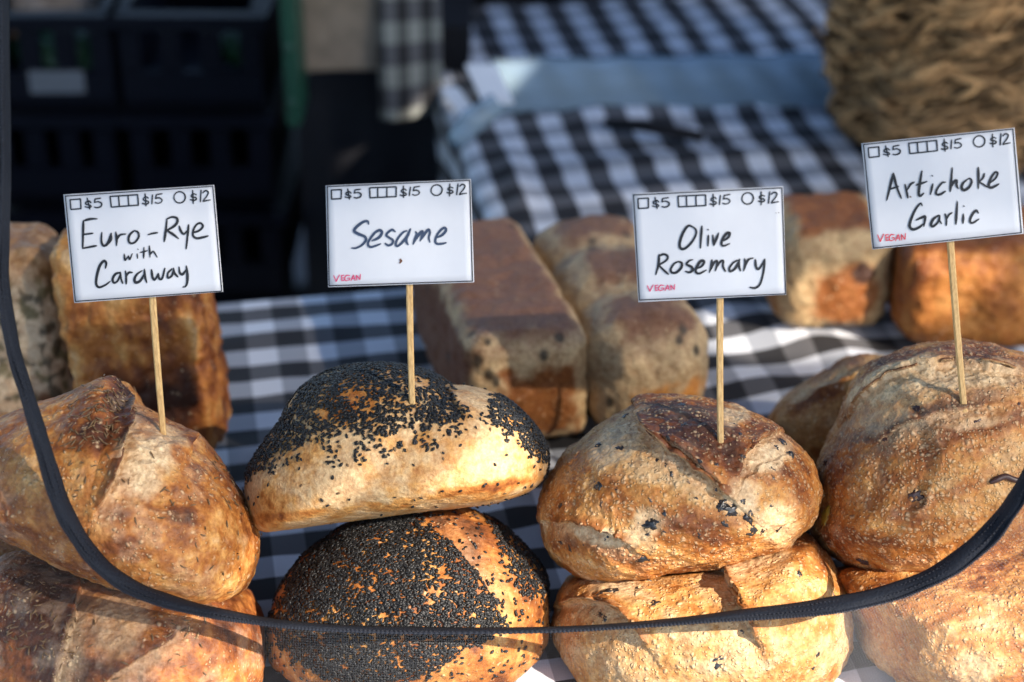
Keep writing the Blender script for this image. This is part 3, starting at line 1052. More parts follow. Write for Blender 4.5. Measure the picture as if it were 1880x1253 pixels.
def round_loaf(label, outline, ctr, depth, df, db, seed, base_bake=0.5, slashes=(), patches=(), p=2.25, n=130, floor=False,
               blister=0.25, streak=None, lump=1.0, group="round loaves stacked along the front of the stall", ramp_shift=0.0, flour=0.0):
    V, F = cube_sphere(n)
    d = V / np.linalg.norm(V, axis=1)[:, None]
    oc_ = list(outline) + [outline[0]]
    out = catmull(oc_, 14 * len(oc_))
    dx, dy = out[:, 0] - ctr[0], ctr[1] - out[:, 1]
    th, rad = np.arctan2(dy, dx), np.hypot(dx, dy) * depth / FPX
    o_ = np.argsort(th)
    th, rad = th[o_], rad[o_]
    tg = np.linspace(-math.pi, math.pi, 721)
    rg = np.interp(tg, np.concatenate([th - 2 * math.pi, th, th + 2 * math.pi]), np.tile(rad, 3))
    ker = np.exp(-(np.arange(-9, 10) / 4.0) ** 2); ker /= ker.sum()
    rg = np.convolve(np.concatenate([rg[-10:-1], rg[:-1], rg[:10]]), ker, 'valid')
    tg = np.linspace(-math.pi, math.pi, len(rg))
    s, c = np.hypot(d[:, 0], d[:, 1]), d[:, 2]
    nrm = (s ** p + np.abs(c) ** p) ** (1 / p)
    s, c = s / nrm, c / nrm
    R = np.interp(np.arctan2(d[:, 1], d[:, 0]), tg, rg)
    cs, sn = d[:, 0] / np.maximum(np.hypot(d[:, 0], d[:, 1]), 1e-9), d[:, 1] / np.maximum(np.hypot(d[:, 0], d[:, 1]), 1e-9)
    C = at(ctr[0], ctr[1], np.array(depth))
    zc = np.where(c > 0, c * df, c * db)
    P = C + (s * R * cs)[:, None] * RGT + (s * R * sn)[:, None] * UPV - zc[:, None] * FWD
    x, y, _ = to_px(P)
    front = sstep(-0.25, 0.15, d[:, 2])
    N = vertex_normals(P, F)
    L = P - C
    h = lump * (0.0022 * fbm(L, 22, 2, seed) + 0.0013 * fbm(L, 60, 3, seed + 1) + 0.00045 * fbm(L, 210, 2, seed + 2))
    Ls = L
    if streak is not None:
        ang, ratio = streak
        ca, sa = math.cos(ang), math.sin(ang)
        a_ = (L @ RGT) * ca + (L @ UPV) * sa
        b_ = -(L @ RGT) * sa + (L @ UPV) * ca
        Ls = np.stack([a_ / ratio, b_, L @ FWD], -1)
        h = h + 0.0009 * fbm(Ls, 90, 3, seed + 5)
    bake = base_bake + 0.30 * fbm(Ls, 26, 3, seed + 3) + 0.22 * fbm(Ls, 85, 3, seed + 4) + 0.10 * fbm(L, 260, 2, seed + 6)
    crumb = np.zeros(len(P))
    bl = np.full(len(P), blister) + 0.25 * fbm(L, 30, 2, seed + 8)
    wx = x + 5 * fbm(L, 70, 3, seed + 9)
    wy = y + 5 * fbm(L, 70, 3, seed + 10)
    for (pts, H, w_hi, D, w_lo, dark, pale) in slashes:
        pts = catmull(pts, 40)
        dist, side, arc = seg_dist(wx, wy, pts)
        env = np.sin(np.clip(arc, 0.03, 0.97) * math.pi) ** 0.55 * front
        sd = dist * side
        hi = sstep(-1.2, 1.6, sd)
        h = h + env * (hi * H * np.exp(-np.maximum(sd, 0) / w_hi) - (1 - hi) * D * np.exp(-np.maximum(-sd, 0) / w_lo))
        bake = bake + env * dark * hi * np.exp(-np.maximum(sd, 0) / (w_hi * 0.55))
        crumb = np.maximum(crumb, env * pale * (1 - hi) * np.exp(-(np.maximum(-sd, 0) / (w_lo * 1.1)) ** 2))
    for (cx, cy, rx, ry, rot, db_, cr) in patches:
        a = math.radians(rot)
        ux, uy = (wx - cx) * math.cos(a) + (wy - cy) * math.sin(a), -(wx - cx) * math.sin(a) + (wy - cy) * math.cos(a)
        m = sstep(1.25, 0.55, np.hypot(ux / rx, uy / ry) + 0.3 * fbm(L, 75, 3, cx)) * front
        bake = bake + db_ * m
        crumb = np.maximum(crumb, cr * m)
        if cr > 0.2: bl = bl - 0.5 * m * cr
    h = h + crumb * (0.0011 * fbm(L, 150, 3, seed + 12) + 0.0005 * fbm(L, 380, 2, seed + 15))
    P = P + N * h[:, None]
    if floor:
        zlim = 0.0085
        P[:, 2] = np.where(P[:, 2] < zlim, zlim + 0.0004 * (P[:, 2] < zlim) * np.tanh((P[:, 2] - zlim) * 30), P[:, 2])
    col = bake_colour(bake + ramp_shift)
    crc = np.array((0.70, 0.555, 0.36)) * (1 + 0.20 * fbm(L, 160, 3, seed + 13))[:, None]
    fc = np.clip(crumb, 0, 1)[:, None]
    col = col * (1 - fc) + crc * fc
    if flour:
        f = sstep(0.15, 0.6, fbm(L, 55, 4, seed + 14)) * flour
        col = mixc(col, f, (0.60, 0.48, 0.36))
    o = np_mesh("round_loaf", P, F, M['crust'], None, tuple(C), True, {"crust": col, "blister": bl})
    tag(o, label, "bread", group)
    L_ = Loaf()
    L_.o, L_.P, L_.F, L_.C, L_.col = o, P, F, C, col
    L_.N = vertex_normals(P, F)
    L_.x, L_.y, L_.d = to_px(P)
    L_.vis = (L_.N @ FWD) < 0.25
    return L_


def vertex_normals(P, F):
    n = np.cross(P[F[:, 2]] - P[F[:, 0]], P[F[:, 3]] - P[F[:, 1]])
    N = np.zeros_like(P)
    for k in range(4):
        for j in range(3):
            N[:, j] += np.bincount(F[:, k], n[:, j], len(P))
    N /= np.linalg.norm(N, axis=1)[:, None] + 1e-15
    C = P.mean(0)
    if ((P - C) * N).sum() < 0: N = -N
    return N


def surf(L, px, py):
    q = np.where((L.N @ FWD) < 0.1, (L.x - px) ** 2 + (L.y - py) ** 2, 1e12)
    i = int(np.argmin(q))
    return L.P[i], L.N[i], L.d[i]


def scatter(L, dens, count, length, width, thick, mat, name, seed, curve=0.0, lift=0.0, align=None):
    """small seeds lying on the loaf where dens (per vertex) is high, one uncountable mesh"""
    rng = np.random.default_rng(seed)
    F = L.F
    area = np.linalg.norm(np.cross(L.P[F[:, 2]] - L.P[F[:, 0]], L.P[F[:, 3]] - L.P[F[:, 1]]), axis=1)
    w = area * np.clip(dens, 0, None)[F].mean(1)
    w /= w.sum()
    f = rng.choice(len(F), count, p=w)
    uv = rng.random((count, 2))
    q = L.P[F[f]]
    P = (q[:, 0] * (1 - uv[:, :1]) + q[:, 1] * uv[:, :1]) * (1 - uv[:, 1:]) + (q[:, 3] * (1 - uv[:, :1]) + q[:, 2] * uv[:, :1]) * uv[:, 1:]
    N = L.N[F[f, 0]] + rng.normal(size=(count, 3)) * 0.26
    N /= np.linalg.norm(N, axis=1)[:, None]
    T = rng.normal(size=(count, 3))
    T -= (T * N).sum(1)[:, None] * N
    T /= np.linalg.norm(T, axis=1)[:, None]
    B = np.cross(N, T)
    # teardrop template: rings along the length
    st = np.array([-1, -0.7, -0.2, 0.35, 0.75, 1.0])
    wd = np.array([0.06, 0.66, 1.0, 0.80, 0.42, 0.08])
    k = 6
    tv = []
    for a, r in zip(st, wd):
        for j in range(k):
            an = 2 * math.pi * j / k
            tv.append((a, r * math.cos(an), r * math.sin(an) + curve * (1 - a * a) * 0))
    tv = np.array(tv)
    tf = []
    for i in range(len(st) - 1):
        for j in range(k):
            tf.append((i * k + j, i * k + (j + 1) % k, (i + 1) * k + (j + 1) % k, (i + 1) * k + j))
    tf = np.array(tf)
    sc = rng.uniform(0.76, 1.18, count)
    cv = rng.uniform(-1, 1, count) * curve
    along = (tv[None, :, 0] * length / 2) * sc[:, None]
    across = tv[None, :, 1] * width / 2 * sc[:, None] + cv[:, None] * (1 - tv[None, :, 0] ** 2) * length * 0.2
    upw = tv[None, :, 2] * thick / 2 * sc[:, None] + (thick * 0.35 + lift * rng.random(count))[:, None]
    Vv = P[:, None] + along[..., None] * T[:, None] + across[..., None] * B[:, None] + upw[..., None] * N[:, None]
    Fv = (tf[None] + (np.arange(count) * len(tv))[:, None, None]).reshape(-1, 4)
    o = np_mesh(name, Vv.reshape(-1, 3), Fv, M[mat], L.o, tuple(L.C), True)
    tag(o, kind="stuff")
    return o


def chip(L, px, py, size, seed, mat='olive', name="olive_piece", stretch=1.4, rot=None, proud=0.25):
    rng = np.random.default_rng(seed)
    p, nn, _ = surf(L, px, py)
    V, F = cube_sphere(8)
    d = V / np.linalg.norm(V, axis=1)[:, None]
    T = RGT - (RGT @ nn) * nn; T /= np.linalg.norm(T)
    B = np.cross(nn, T)
    a = rng.uniform(0, math.pi) if rot is None else rot
    T, B = T * math.cos(a) + B * math.sin(a), -T * math.sin(a) + B * math.cos(a)
    r = size / 2 * (1 + 0.55 * fbm(d, 1.9, 2, seed * 1.37))
    Q = p + (d[:, :1] * stretch * r[:, None]) * T + (d[:, 1:2] * r[:, None]) * B + ((d[:, 2:] * 0.42 * r[:, None]) - size * 0.2 * (1 - proud)) * nn
    return np_mesh(name, Q, F, M[mat], L.o, tuple(L.C), True)


def ear(L, line, w_in, over, height, seed, dark=0.28, thick=0.0016):
    """lip of crust torn up along a score: rises from the + side of the line and hangs over the cut"""
    n, m = 90, 7
    q = catmull(line, n)
    T = np.gradient(q, axis=0); T /= np.linalg.norm(T, axis=1)[:, None]
    nn = np.stack([-T[:, 1], T[:, 0]], -1)
    t = np.linspace(0, 1, n)
    env = np.sin(np.clip(t, 0.02, 0.98) * math.pi) ** 0.6
    jag = np.array([fbm(np.array([[k * 0.11, seed, 0.3]]), 1.0, 3, seed)[0] for k in range(n)])
    rows, cols = [], []
    q3 = np.concatenate([q, np.zeros((n, 1))], 1)
    inner = []
    base_i = [int(np.argmin(np.where((L.N @ FWD) < 0.15, (L.x - a[0]) ** 2 + (L.y - a[1]) ** 2, 1e12))) for a in q + nn * w_in]
    edge_i = [int(np.argmin(np.where((L.N @ FWD) < 0.15, (L.x - a[0]) ** 2 + (L.y - a[1]) ** 2, 1e12))) for a in q + nn * 4.0]
    def smooth(A):
        k = np.array([1, 2, 3, 4, 3, 2, 1.0]); k /= k.sum()
        B = np.vstack([np.repeat(A[:1], 3, 0), A, np.repeat(A[-1:], 3, 0)])
        return np.stack([np.convolve(B[:, j], k, 'valid') for j in range(A.shape[1])], -1)
    Pb, Pe = smooth(L.P[base_i]), smooth(L.P[edge_i])
    Nb = smooth(L.N[base_i]); Nb /= np.linalg.norm(Nb, axis=1)[:, None]
    cb = smooth(L.col[base_i])
    out = Pe - Pb
    out /= np.linalg.norm(out, axis=1)[:, None]
    ov = over * env * (1 + 0.5 * jag)
    ht = height * env * (1 + 0.45 * jag)
    for k in range(m):
        u = k / (m - 1)
        P = Pb + (Pe - Pb) * u + out * (ov * u ** 2)[:, None] + Nb * (-0.0009 + 0.0009 * u * 2 + ht * u ** 2.2)[:, None]
        P = P + Nb * (0.0005 * fbm(P - L.C, 160, 2, seed))[:, None]
        rows.append(P)
        dk = bake_colour(np.full(n, 0.62 + dark * 0.7) + 0.2 * jag)
        f = sstep(0.1, 1.0, np.full(n, u))[:, None] * (0.35 + 0.65 * env[:, None])
        cols.append(cb * (1 - f) + dk * f)
    V = np.stack(rows, 1).reshape(-1, 3); C_ = np.stack(cols, 1).reshape(-1, 3)
    # underside so the lip has thickness
    V2 = V - np.repeat(Nb, m, 0) * thick
    F = grid_faces(n, m)
    N_ = n * m
    tip = np.arange(n) * m + m - 1
    side = np.array([(tip[i], tip[i + 1], tip[i + 1] + N_, tip[i] + N_) for i in range(n - 1)])
    o = np_mesh("score_ear", np.vstack([V, V2]), np.vstack([F, F[:, ::-1] + N_, side]), M['crust'], L.o, tuple(L.C), True,
                {"crust": np.vstack([C_, C_ * 0 + np.array((0.5, 0.34, 0.18))]), "blister": np.full(2 * N_, 0.2)})
    return o


# --- left pair: rye with caraway
RYE_UP = round_loaf("upper brown rye loaf with a jagged split top under the Euro-Rye sign",
    [(-70, 860), (-40, 800), (0, 770), (60, 745), (110, 727), (150, 711), (185, 697), (212, 694), (226, 712), (240, 735), (265, 748), (300, 770), (340, 792), (360, 798), (385, 832),
     (430, 890), (460, 945), (471, 1000), (466, 1050), (448, 1088), (410, 1107), (370, 1112), (330, 1105), (260, 1085), (170, 1060), (90, 1020), (20, 985), (-30, 960), (-60, 920)],
    (210, 925), 1.285, 0.082, 0.09, 21, 0.48,
    slashes=[([(212, 696), (238, 740), (230, 790), (222, 840), (205, 890), (178, 940)], 0.011, 34, 0.007, 26, 0.36, 0.85),
             ([(362, 800), (350, 822), (352, 840)], 0.004, 14, 0.003, 10, 0.2, 0.3),
             ([(345, 945), (300, 940), (250, 930)], 0.0015, 14, 0.002, 12, 0.15, 0.2)],
    patches=[(300, 799, 10, 5, 0, 0.5, 0), (175, 770, 70, 60, 20, 0.30, 0), (215, 730, 30, 40, 0, 0.3, 0), (265, 850, 48, 72, 25, -0.2, 0.9), (310, 800, 38, 24, 30, -0.1, 0.6), (60, 850, 90, 60, 0, -0.08, 0),
             (330, 945, 60, 16, 10, 0.2, 0), (385, 860, 34, 40, 40, 0.12, 0), (130, 980, 140, 40, 15, 0.05, 0)],
    p=2.2, blister=0.16, flour=0.2, n=180)
RYE_LO = round_loaf("lower purplish brown rye loaf in the bottom left corner behind the net",
    [(-90, 1180), (-60, 1090), (0, 1030), (50, 1015), (150, 1040), (300, 1060), (430, 1075), (468, 1115), (486, 1180), (487, 1235), (470, 1290), (400, 1350), (250, 1390), (80, 1370), (-50, 1300)],
    (200, 1215), 1.30, 0.085, 0.09, 24, 0.74,
    slashes=[([(150, 1065), (140, 1110), (122, 1170), (105, 1240), (95, 1300)], 0.007, 30, 0.005, 30, 0.2, 0.6),
             ([(345, 1140), (290, 1190), (220, 1230), (150, 1290)], 0.003, 24, 0.004, 26, 0.2, 0.4)],
    patches=[(60, 1120, 90, 110, 0, 0.28, 0), (220, 1140, 60, 70, 20, -0.1, 0.45), (420, 1180, 60, 70, 0, -0.1, 0)], floor=True, blister=0.1, flour=0.22)
# --- sesame pair
SES_UP = round_loaf("upper pale loaf half covered in black sesame under the Sesame sign",
    c2([(30, 500), (45, 440), (90, 360), (150, 280), (200, 190), (260, 130), (340, 85), (430, 65), (540, 58), (620, 65), (690, 85), (750, 110), (785, 138), (850, 140), (920, 155), (1000, 190),
        (1070, 250), (1120, 310), (1150, 380), (1155, 440), (1140, 490), (1090, 530), (1000, 562), (880, 585), (700, 605), (500, 630), (300, 655), (150, 672), (75, 675), (45, 620), (32, 560)]),
    (735, 855), 1.315, 0.085, 0.095, 31, 0.10,
    slashes=[(c2([(770, 130), (800, 190), (850, 260), (900, 300)])[::-1], 0.002, 30, 0.002, 34, 0.1, 0.2)],
    patches=[(850, 740, 60, 30, 20, 0.1, 0.2), (620, 938, 200, 12, -7, 0.28, 0), (880, 897, 120, 10, -9, 0.30, 0), (500, 930, 40, 40, 0, 0.3, 0), (650, 730, 90, 40, -30, 0.22, 0), (700, 870, 240, 40, -5, -0.08, 0.0), (560, 840, 60, 50, 0, 0.12, 0)],
    p=2.5, blister=-0.1, lump=0.4)
SES_LO = round_loaf("lower round loaf thickly coated in black sesame, beneath the pale sesame loaf",
    c2([(105, 1080), (120, 980), (155, 890), (220, 800), (300, 730), (400, 660), (500, 625), (620, 603), (760, 596), (850, 605), (940, 640), (1030, 700), (1100, 780), (1145, 860), (1160, 950), (1160, 1040),
        (1140, 1130), (1090, 1210), (1030, 1260), (900, 1310), (700, 1330), (450, 1320), (250, 1280), (140, 1200), (110, 1140)]),
    (752, 1130), 1.325, 0.09, 0.09, 34, 0.52,
    slashes=[(c2([(720, 640), (800, 740), (880, 840), (960, 950), (1000, 1010)]), 0.0005, 30, 0.003, 40, 0.02, 0.2)],
    patches=[(840, 1000, 50, 90, -30, 0.18, 0), (760, 955, 60, 20, 0, 0.3, 0), (900, 1120, 60, 60, -30, -0.08, 0)], p=2.2, floor=True, blister=0.1, lump=0.7)
# --- olive pair
OLI_UP = round_loaf("upper olive loaf with a curling scored ear under the Olive Rosemary sign",
    c3([(60, 570), (75, 500), (110, 410), (170, 330), (250, 270), (350, 200), (430, 155), (460, 125), (560, 110), (640, 108), (750, 120), (850, 140), (940, 180), (1030, 240), (1110, 310), (1170, 390), (1192, 470),
        (1185, 550), (1150, 610), (1080, 660), (1040, 710), (900, 745), (780, 785), (640, 805), (500, 830), (350, 845), (240, 835), (160, 790), (110, 730), (75, 650)]),
    (1245, 905), 1.315, 0.085, 0.092, 41, 0.46,
    slashes=[(c3([(448, 118), (480, 225), (560, 295), (650, 355), (740, 430), (800, 482), (850, 530)])[::-1], 0.010, 48, 0.004, 34, 0.26, 0.65),
             (c3([(1110, 335), (1000, 355), (930, 400), (880, 450), (850, 520)])[::-1], 0.002, 30, 0.001, 20, 0.1, 0.0),
             (c3([(865, 440), (890, 350), (950, 290), (1040, 250)])[::-1], 0.006, 26, 0.004, 26, 0.15, 0.7),
             (c3([(105, 610), (250, 612), (350, 650), (445, 710)])[::-1], 0.006, 32, 0.005, 26, 0.12, 0.75)],
    patches=[(1323, 810, 10, 5, 0, 0.4, 0), (1240, 775, 75, 40, 20, 0.34, 0), (1310, 800, 64, 66, 30, 0.32, 0), (1345, 860, 26, 40, 20, 0.25, 0), (1348, 768, 34, 20, -30, -0.3, 0.8), (1415, 840, 44, 30, -30, -0.25, 0.95), (1135, 808, 66, 34, -35, -0.25, 0.75),
             (1160, 860, 90, 30, 10, -0.2, 0.15), (1115, 985, 76, 22, 8, -0.25, 0.85), (1358, 915, 34, 36, 0, -0.2, 0.85), (1190, 965, 28, 30, 0, -0.2, 0.6), (1425, 965, 40, 40, 0, -0.22, 0.45), (1100, 1015, 110, 22, 12, 0.22, 0), (1290, 960, 90, 40, 0, 0.16, 0),
             (1450, 900, 40, 50, 0, 0.1, 0), (1020, 900, 36, 70, 10, 0.12, 0)],
    p=2.3, n=180, blister=0.45, flour=0.1, streak=(math.radians(-25), 2.2))
OLI_LO = round_loaf("lower golden olive loaf in sunlight beneath the scored olive loaf",
    c3([(122, 980), (150, 890), (190, 830), (300, 800), (450, 785), (700, 770), (850, 735), (1000, 690), (1130, 655), (1190, 710), (1250, 790), (1290, 880), (1308, 980), (1310, 1060), (1290, 1150), (1240, 1240),
        (1150, 1310), (950, 1360), (700, 1370), (400, 1350), (220, 1290), (150, 1180), (120, 1070)]),
    (1290, 1150), 1.325, 0.095, 0.09, 44, 0.20,
    slashes=[(c3([(795, 780), (845, 890), (895, 990), (955, 1130)])[::-1], 0.006, 40, 0.005, 30, 0.22, 0.5),
             (c3([(135, 950), (250, 925), (370, 960), (440, 1020), (500, 1115)])[::-1], 0.005, 34, 0.004, 34, 0.2, 0.6)],
    patches=[(1350, 1020, 40, 60, -20, -0.1, 0.4), (1120, 1075, 50, 26, 20, -0.1, 0.6), (1190, 1050, 80, 36, 10, 0.2, 0), (1500, 1010, 50, 60, -40, 0.3, 0), (1480, 1200, 80, 60, 0, -0.12, 0), (1050, 1110, 40, 60, 0, 0.12, 0)],
    p=2.2, floor=True, blister=0.38)
# --- artichoke pair and the one behind
ART_UP = round_loaf("big rough crusted artichoke loaf under the Artichoke Garlic sign",
    c4([(213, 700), (232, 620), (245, 500), (290, 390), (335, 290), (370, 200), (420, 140), (500, 95), (600, 68), (720, 60), (800, 62), (880, 80), (960, 110), (1030, 160), (1080, 260), (1110, 400), (1100, 560),
        (1060, 680), (960, 780), (860, 840), (760, 880), (660, 888), (560, 890), (440, 880), (350, 850), (270, 800), (230, 750)]),
    (1715, 860), 1.325, 0.085, 0.095, 51, 0.47,
    slashes=[(c4([(340, 300), (420, 215), (540, 160), (700, 130), (860, 140), (980, 175)])[::-1], 0.005, 26, 0.004, 46, 0.28, 0.95),
             (c4([(420, 420), (560, 340), (720, 290), (900, 270)])[::-1], 0.003, 22, 0.002, 22, 0.22, 0.6),
             (c4([(560, 640), (610, 620), (600, 570)]), 0.002, 10, 0.003, 12, 0.1, 0.0)],
    patches=[(1769, 742, 10, 5, 0, 0.5, 0), (1640, 700, 110, 28, -22, -0.3, 0.9), (1780, 690, 120, 26, -5, -0.3, 0.85), (1620, 770, 60, 24, -20, -0.2, 0.5), (1790, 775, 60, 14, -10, -0.2, 0.5), (1660, 745, 60, 14, -20, -0.1, 0.35), (1700, 655, 160, 16, -5, 0.25, 0), (1590, 690, 26, 60, 25, 0.25, 0),
             (1660, 915, 60, 50, 0, 0.22, 0), (1760, 740, 110, 14, -10, 0.25, 0), (1620, 790, 70, 16, -20, 0.2, 0), (1560, 880, 40, 60, 0, 0.12, 0), (1700, 1040, 120, 24, 0, -0.02, 0), (1850, 860, 50, 60, 0, -0.1, 0.15)],
    p=2.3, n=180, blister=0.55, streak=(math.radians(20), 3.2), flour=0.15)
ART_LO = round_loaf("lower artichoke loaf veiled by the net in the bottom right corner",
    c4([(290, 900), (300, 860), (400, 840), (700, 820), (900, 790), (1100, 800), (1200, 900), (1230, 1050), (1200, 1200), (1100, 1320), (900, 1360), (700, 1340), (560, 1280), (440, 1205), (380, 1125), (362, 1040), (325, 970)]),
    (1790, 1165), 1.315, 0.09, 0.09, 54, 0.33, patches=[(1600, 1070, 60, 40, 0, 0.3, 0), (1860, 1190, 40, 14, 10, 0.2, 0), (1800, 1230, 50, 30, 0, -0.2, 0.4)], floor=True, blister=0.45, streak=(math.radians(15), 2.0))
ART_BK = round_loaf("small browned loaf with a dark ridge tucked behind the big artichoke loaf",
    c4([(58, 325), (100, 270), (170, 210), (260, 150), (320, 112), (380, 95), (470, 105), (560, 140), (640, 250), (640, 400), (560, 520), (420, 580), (300, 560), (200, 510), (120, 450), (75, 380)]),
    (1555, 770), 1.47, 0.06, 0.06, 57, 0.34,
    slashes=[(c4([(110, 320), (200, 260), (300, 200), (400, 150)])[::-1], -0.002, 20, -0.003, 16, 0, 0), (c4([(90, 300), (200, 250), (320, 180), (440, 130)]), 0.003, 20, 0.004, 24, 0.2, 0.4)],
    patches=[(1520, 720, 70, 14, -35, 0.2, 0), (1560, 665, 40, 20, -20, 0.25, 0), (1490, 780, 60, 40, -30, -0.05, 0.1)], n=90, blister=0.2)
# slivers of two more loaves at the far left edge
round_loaf("sliver of a golden loaf at the left edge, behind the rye loaves and the zip",
    [(-90, 800), (-40, 775), (0, 762), (40, 765), (70, 785), (80, 815), (40, 860), (-40, 870), (-90, 850)], (-10, 815), 1.47, 0.05, 0.05, 61, 0.35, n=60)
round_loaf("sliver of a reddish loaf between the two stacked rye loaves at the left edge",
    [(-120, 1020), (-60, 985), (-10, 980), (25, 992), (38, 1012), (20, 1050), (-40, 1070), (-110, 1060)], (-40, 1025), 1.385, 0.05, 0.05, 63, 0.55, n=60)

# torn lips along the deepest scores
ear(RYE_UP, [(214, 700), (240, 742), (232, 790), (224, 840), (206, 890), (184, 930)], 30, 0.004, 0.0045, 3, 0.35)
ear(OLI_UP, c3([(452, 124), (482, 225), (562, 297), (652, 357), (742, 432), (802, 484), (838, 520)])[::-1], 34, 0.0045, 0.0035, 5, 0.2)
ear(OLI_UP, c3([(868, 430), (893, 350), (952, 292), (1030, 256)])[::-1], 22, 0.002, 0.0025, 7, 0.15)
ear(OLI_UP, c3([(110, 612), (250, 614), (350, 652), (440, 704)])[::-1], 24, 0.003, 0.0022, 9, 0.1)
ear(OLI_LO, c3([(800, 790), (846, 892), (896, 992), (950, 1118)])[::-1], 26, 0.003, 0.003, 11, 0.05)
ear(OLI_LO, c3([(140, 948), (250, 926), (370, 961), (440, 1021), (494, 1105)])[::-1], 26, 0.003, 0.003, 13, 0.1)
ear(ART_UP, c4([(360, 280), (430, 210), (540, 160), (700, 130), (860, 140), (970, 172)])[::-1], 22, 0.003, 0.003, 15, 0.25)

# sesame seeds
POLY_UP = c2([(20, 480), (60, 400), (150, 290), (210, 190), (270, 120), (430, 50), (560, 45), (640, 55), (720, 85), (775, 140), (800, 190), (835, 235), (840, 265), (780, 285), (700, 290), (620, 275), (560, 305),
              (500, 335), (440, 330), (400, 310), (330, 330), (280, 340), (200, 375), (130, 395), (80, 440)])
POLY_UP2 = c2([(930, 275), (960, 185), (1040, 200), (1110, 270), (1160, 330), (1165, 420), (1120, 410), (1050, 350), (960, 300)])
POLY_LO = c2([(140, 1010), (190, 880), (290, 755), (420, 650), (560, 612), (680, 640), (760, 720), (840, 790), (900, 880), (960, 960), (1000, 1020), (950, 1070), (880, 1110), (800, 1170), (650, 1235), (500, 1270), (330, 1235), (220, 1170), (160, 1090)])
POLY_LO2 = c2([(940, 650), (1040, 720), (1110, 800), (1155, 890), (1120, 935), (1060, 920), (1020, 860), (990, 770)])
SPREAD = c2([(40, 440), (300, 330), (560, 300), (800, 280), (880, 290), (820, 360), (720, 420), (600, 400), (480, 420), (300, 450), (130, 470)])


def dens_of(L, polys, wsoft, seed, tail):
    nz = fbm(L.P - L.C, 90, 3, seed)
    d = np.zeros(len(L.P))
    for pl in polys:
        sd = poly_sd(L.x, L.y, pl) + 14 * nz
        d = np.maximum(d, sstep(-wsoft, wsoft * 0.6, sd) + tail * np.exp(np.minimum(sd, 0) / 40))
    return d * ((L.N @ FWD) < 0.35)


du = dens_of(SES_UP, [POLY_UP, POLY_UP2], 16, 2, 0.05)
hole = sstep(1.2, 0.7, np.hypot((SES_UP.x - 650) / 26, (SES_UP.y - 727) / 9)) + sstep(1.2, 0.7, np.hypot((SES_UP.x - 590) / 18, (SES_UP.y - 758) / 9))
hole = hole + sstep(1.2, 0.7, np.hypot((SES_UP.x - 773) / 16, (SES_UP.y - 705) / 9))
du = du * np.clip(1 - 0.85 * hole, 0, 1)
sp = sstep(-10, 10, poly_sd(SES_UP.x, SES_UP.y, SPREAD)) * sstep(-0.1, 0.5, fbm(SES_UP.P - SES_UP.C, 60, 2, 8) + 0.2)
du = np.maximum(du, 0.55 * sp)
du = np.maximum(du, 0.03 * (SES_UP.y < 930) * ((SES_UP.N @ FWD) < 0.1))
scatter(SES_UP, du ** 1.3, 8600, 0.0031, 0.0019, 0.0011, 'sesame', "sesame_seeds", 1, lift=0.0009)
scatter(SES_UP, np.ones(len(SES_UP.P)) * (SES_UP.y > 760) * ((SES_UP.N @ FWD) < 0.1), 40, 0.0029, 0.0018, 0.001, 'caraway', "sesame_seeds", 2)
dl = dens_of(SES_LO, [POLY_LO], 12, 3, 0.10)
dl2 = dens_of(SES_LO, [POLY_LO2], 14, 4, 0.12)
dl = np.maximum(dl, 0.6 * dl2) * (0.9 + 0.75 * fbm(SES_LO.P - SES_LO.C, 60, 3, 5).clip(-0.6, 0.6))
scatter(SES_LO, dl, 11500, 0.0031, 0.0019, 0.0011, 'sesame', "sesame_seeds", 5, lift=0.0010)
# caraway
g = lambda L, x, y, r: np.exp(-((L.x - x) ** 2 + (L.y - y) ** 2) / (2 * r * r)) * ((L.N @ FWD) < 0.2)
scatter(RYE_UP, g(RYE_UP, 175, 775, 22) + 0.8 * g(RYE_UP, 205, 790, 16) + 0.5 * g(RYE_UP, 140, 830, 30) + 0.5 * g(RYE_UP, 195, 740, 22) + 0.10 * g(RYE_UP, 400, 950, 60) + 0.02 * g(RYE_UP, 280, 900, 160),
        230, 0.0052, 0.0011, 0.001, 'caraway', "caraway_seeds", 9, curve=0.5, lift=0.001)
scatter(RYE_LO, g(RYE_LO, 60, 1130, 50) + 0.9 * g(RYE_LO, 355, 1155, 22) + 0.3 * g(RYE_LO, 300, 1200, 60) + 0.3 * g(RYE_LO, 60, 1220, 60), 150, 0.0052, 0.0011, 0.001, 'caraway', "caraway_seeds", 10, curve=0.5, lift=0.001)

# olive pieces
k = 0
for (x, y, s) in [(640, 140, .005), (410, 180, .004), (310, 298, .004), (395, 312, .004), (540, 358, .0045), (595, 415, .003), (300, 465, .0055), (150, 545, .004), (505, 610, .008), (480, 755, .007), (770, 480, .004), (800, 540, .006),
                  (830, 570, .0075), (845, 540, .004), (885, 522, .0035), (912, 600, .007), (918, 650, .006), (962, 650, .004), (1030, 635, .0045), (1172, 525, .005), (1045, 285, .005), (1020, 308, .0035), (1082, 340, .004), (645, 218, .004), (740, 128, .004), (190, 720, .004), (240, 700, .003), (150, 690, .003), (775, 262, .0035), (850, 215, .003)]:
    k += 1
    q = c3([(x, y)])[0]
    chip(OLI_UP, q[0], q[1], s * 1.0, k, proud=0.2)
for (x, y, s) in [(500, 842, .005), (460, 875, .004), (375, 885, .006), (345, 880, .005), (310, 890, .005), (530, 930, .006), (310, 985, .004), (330, 1000, .003), (1110, 812, .005), (1250, 900, .003), (1210, 890, .003), (1185, 1143, .005), (1165, 1200, .006), (778, 1168, .008), (700, 855, .003), (880, 1050, .0025), (490, 1085, .003), (1240, 945, .003)]:
    k += 1
    q = c3([(x, y)])[0]
    chip(OLI_LO, q[0], q[1], s * 1.0, k, proud=0.2)
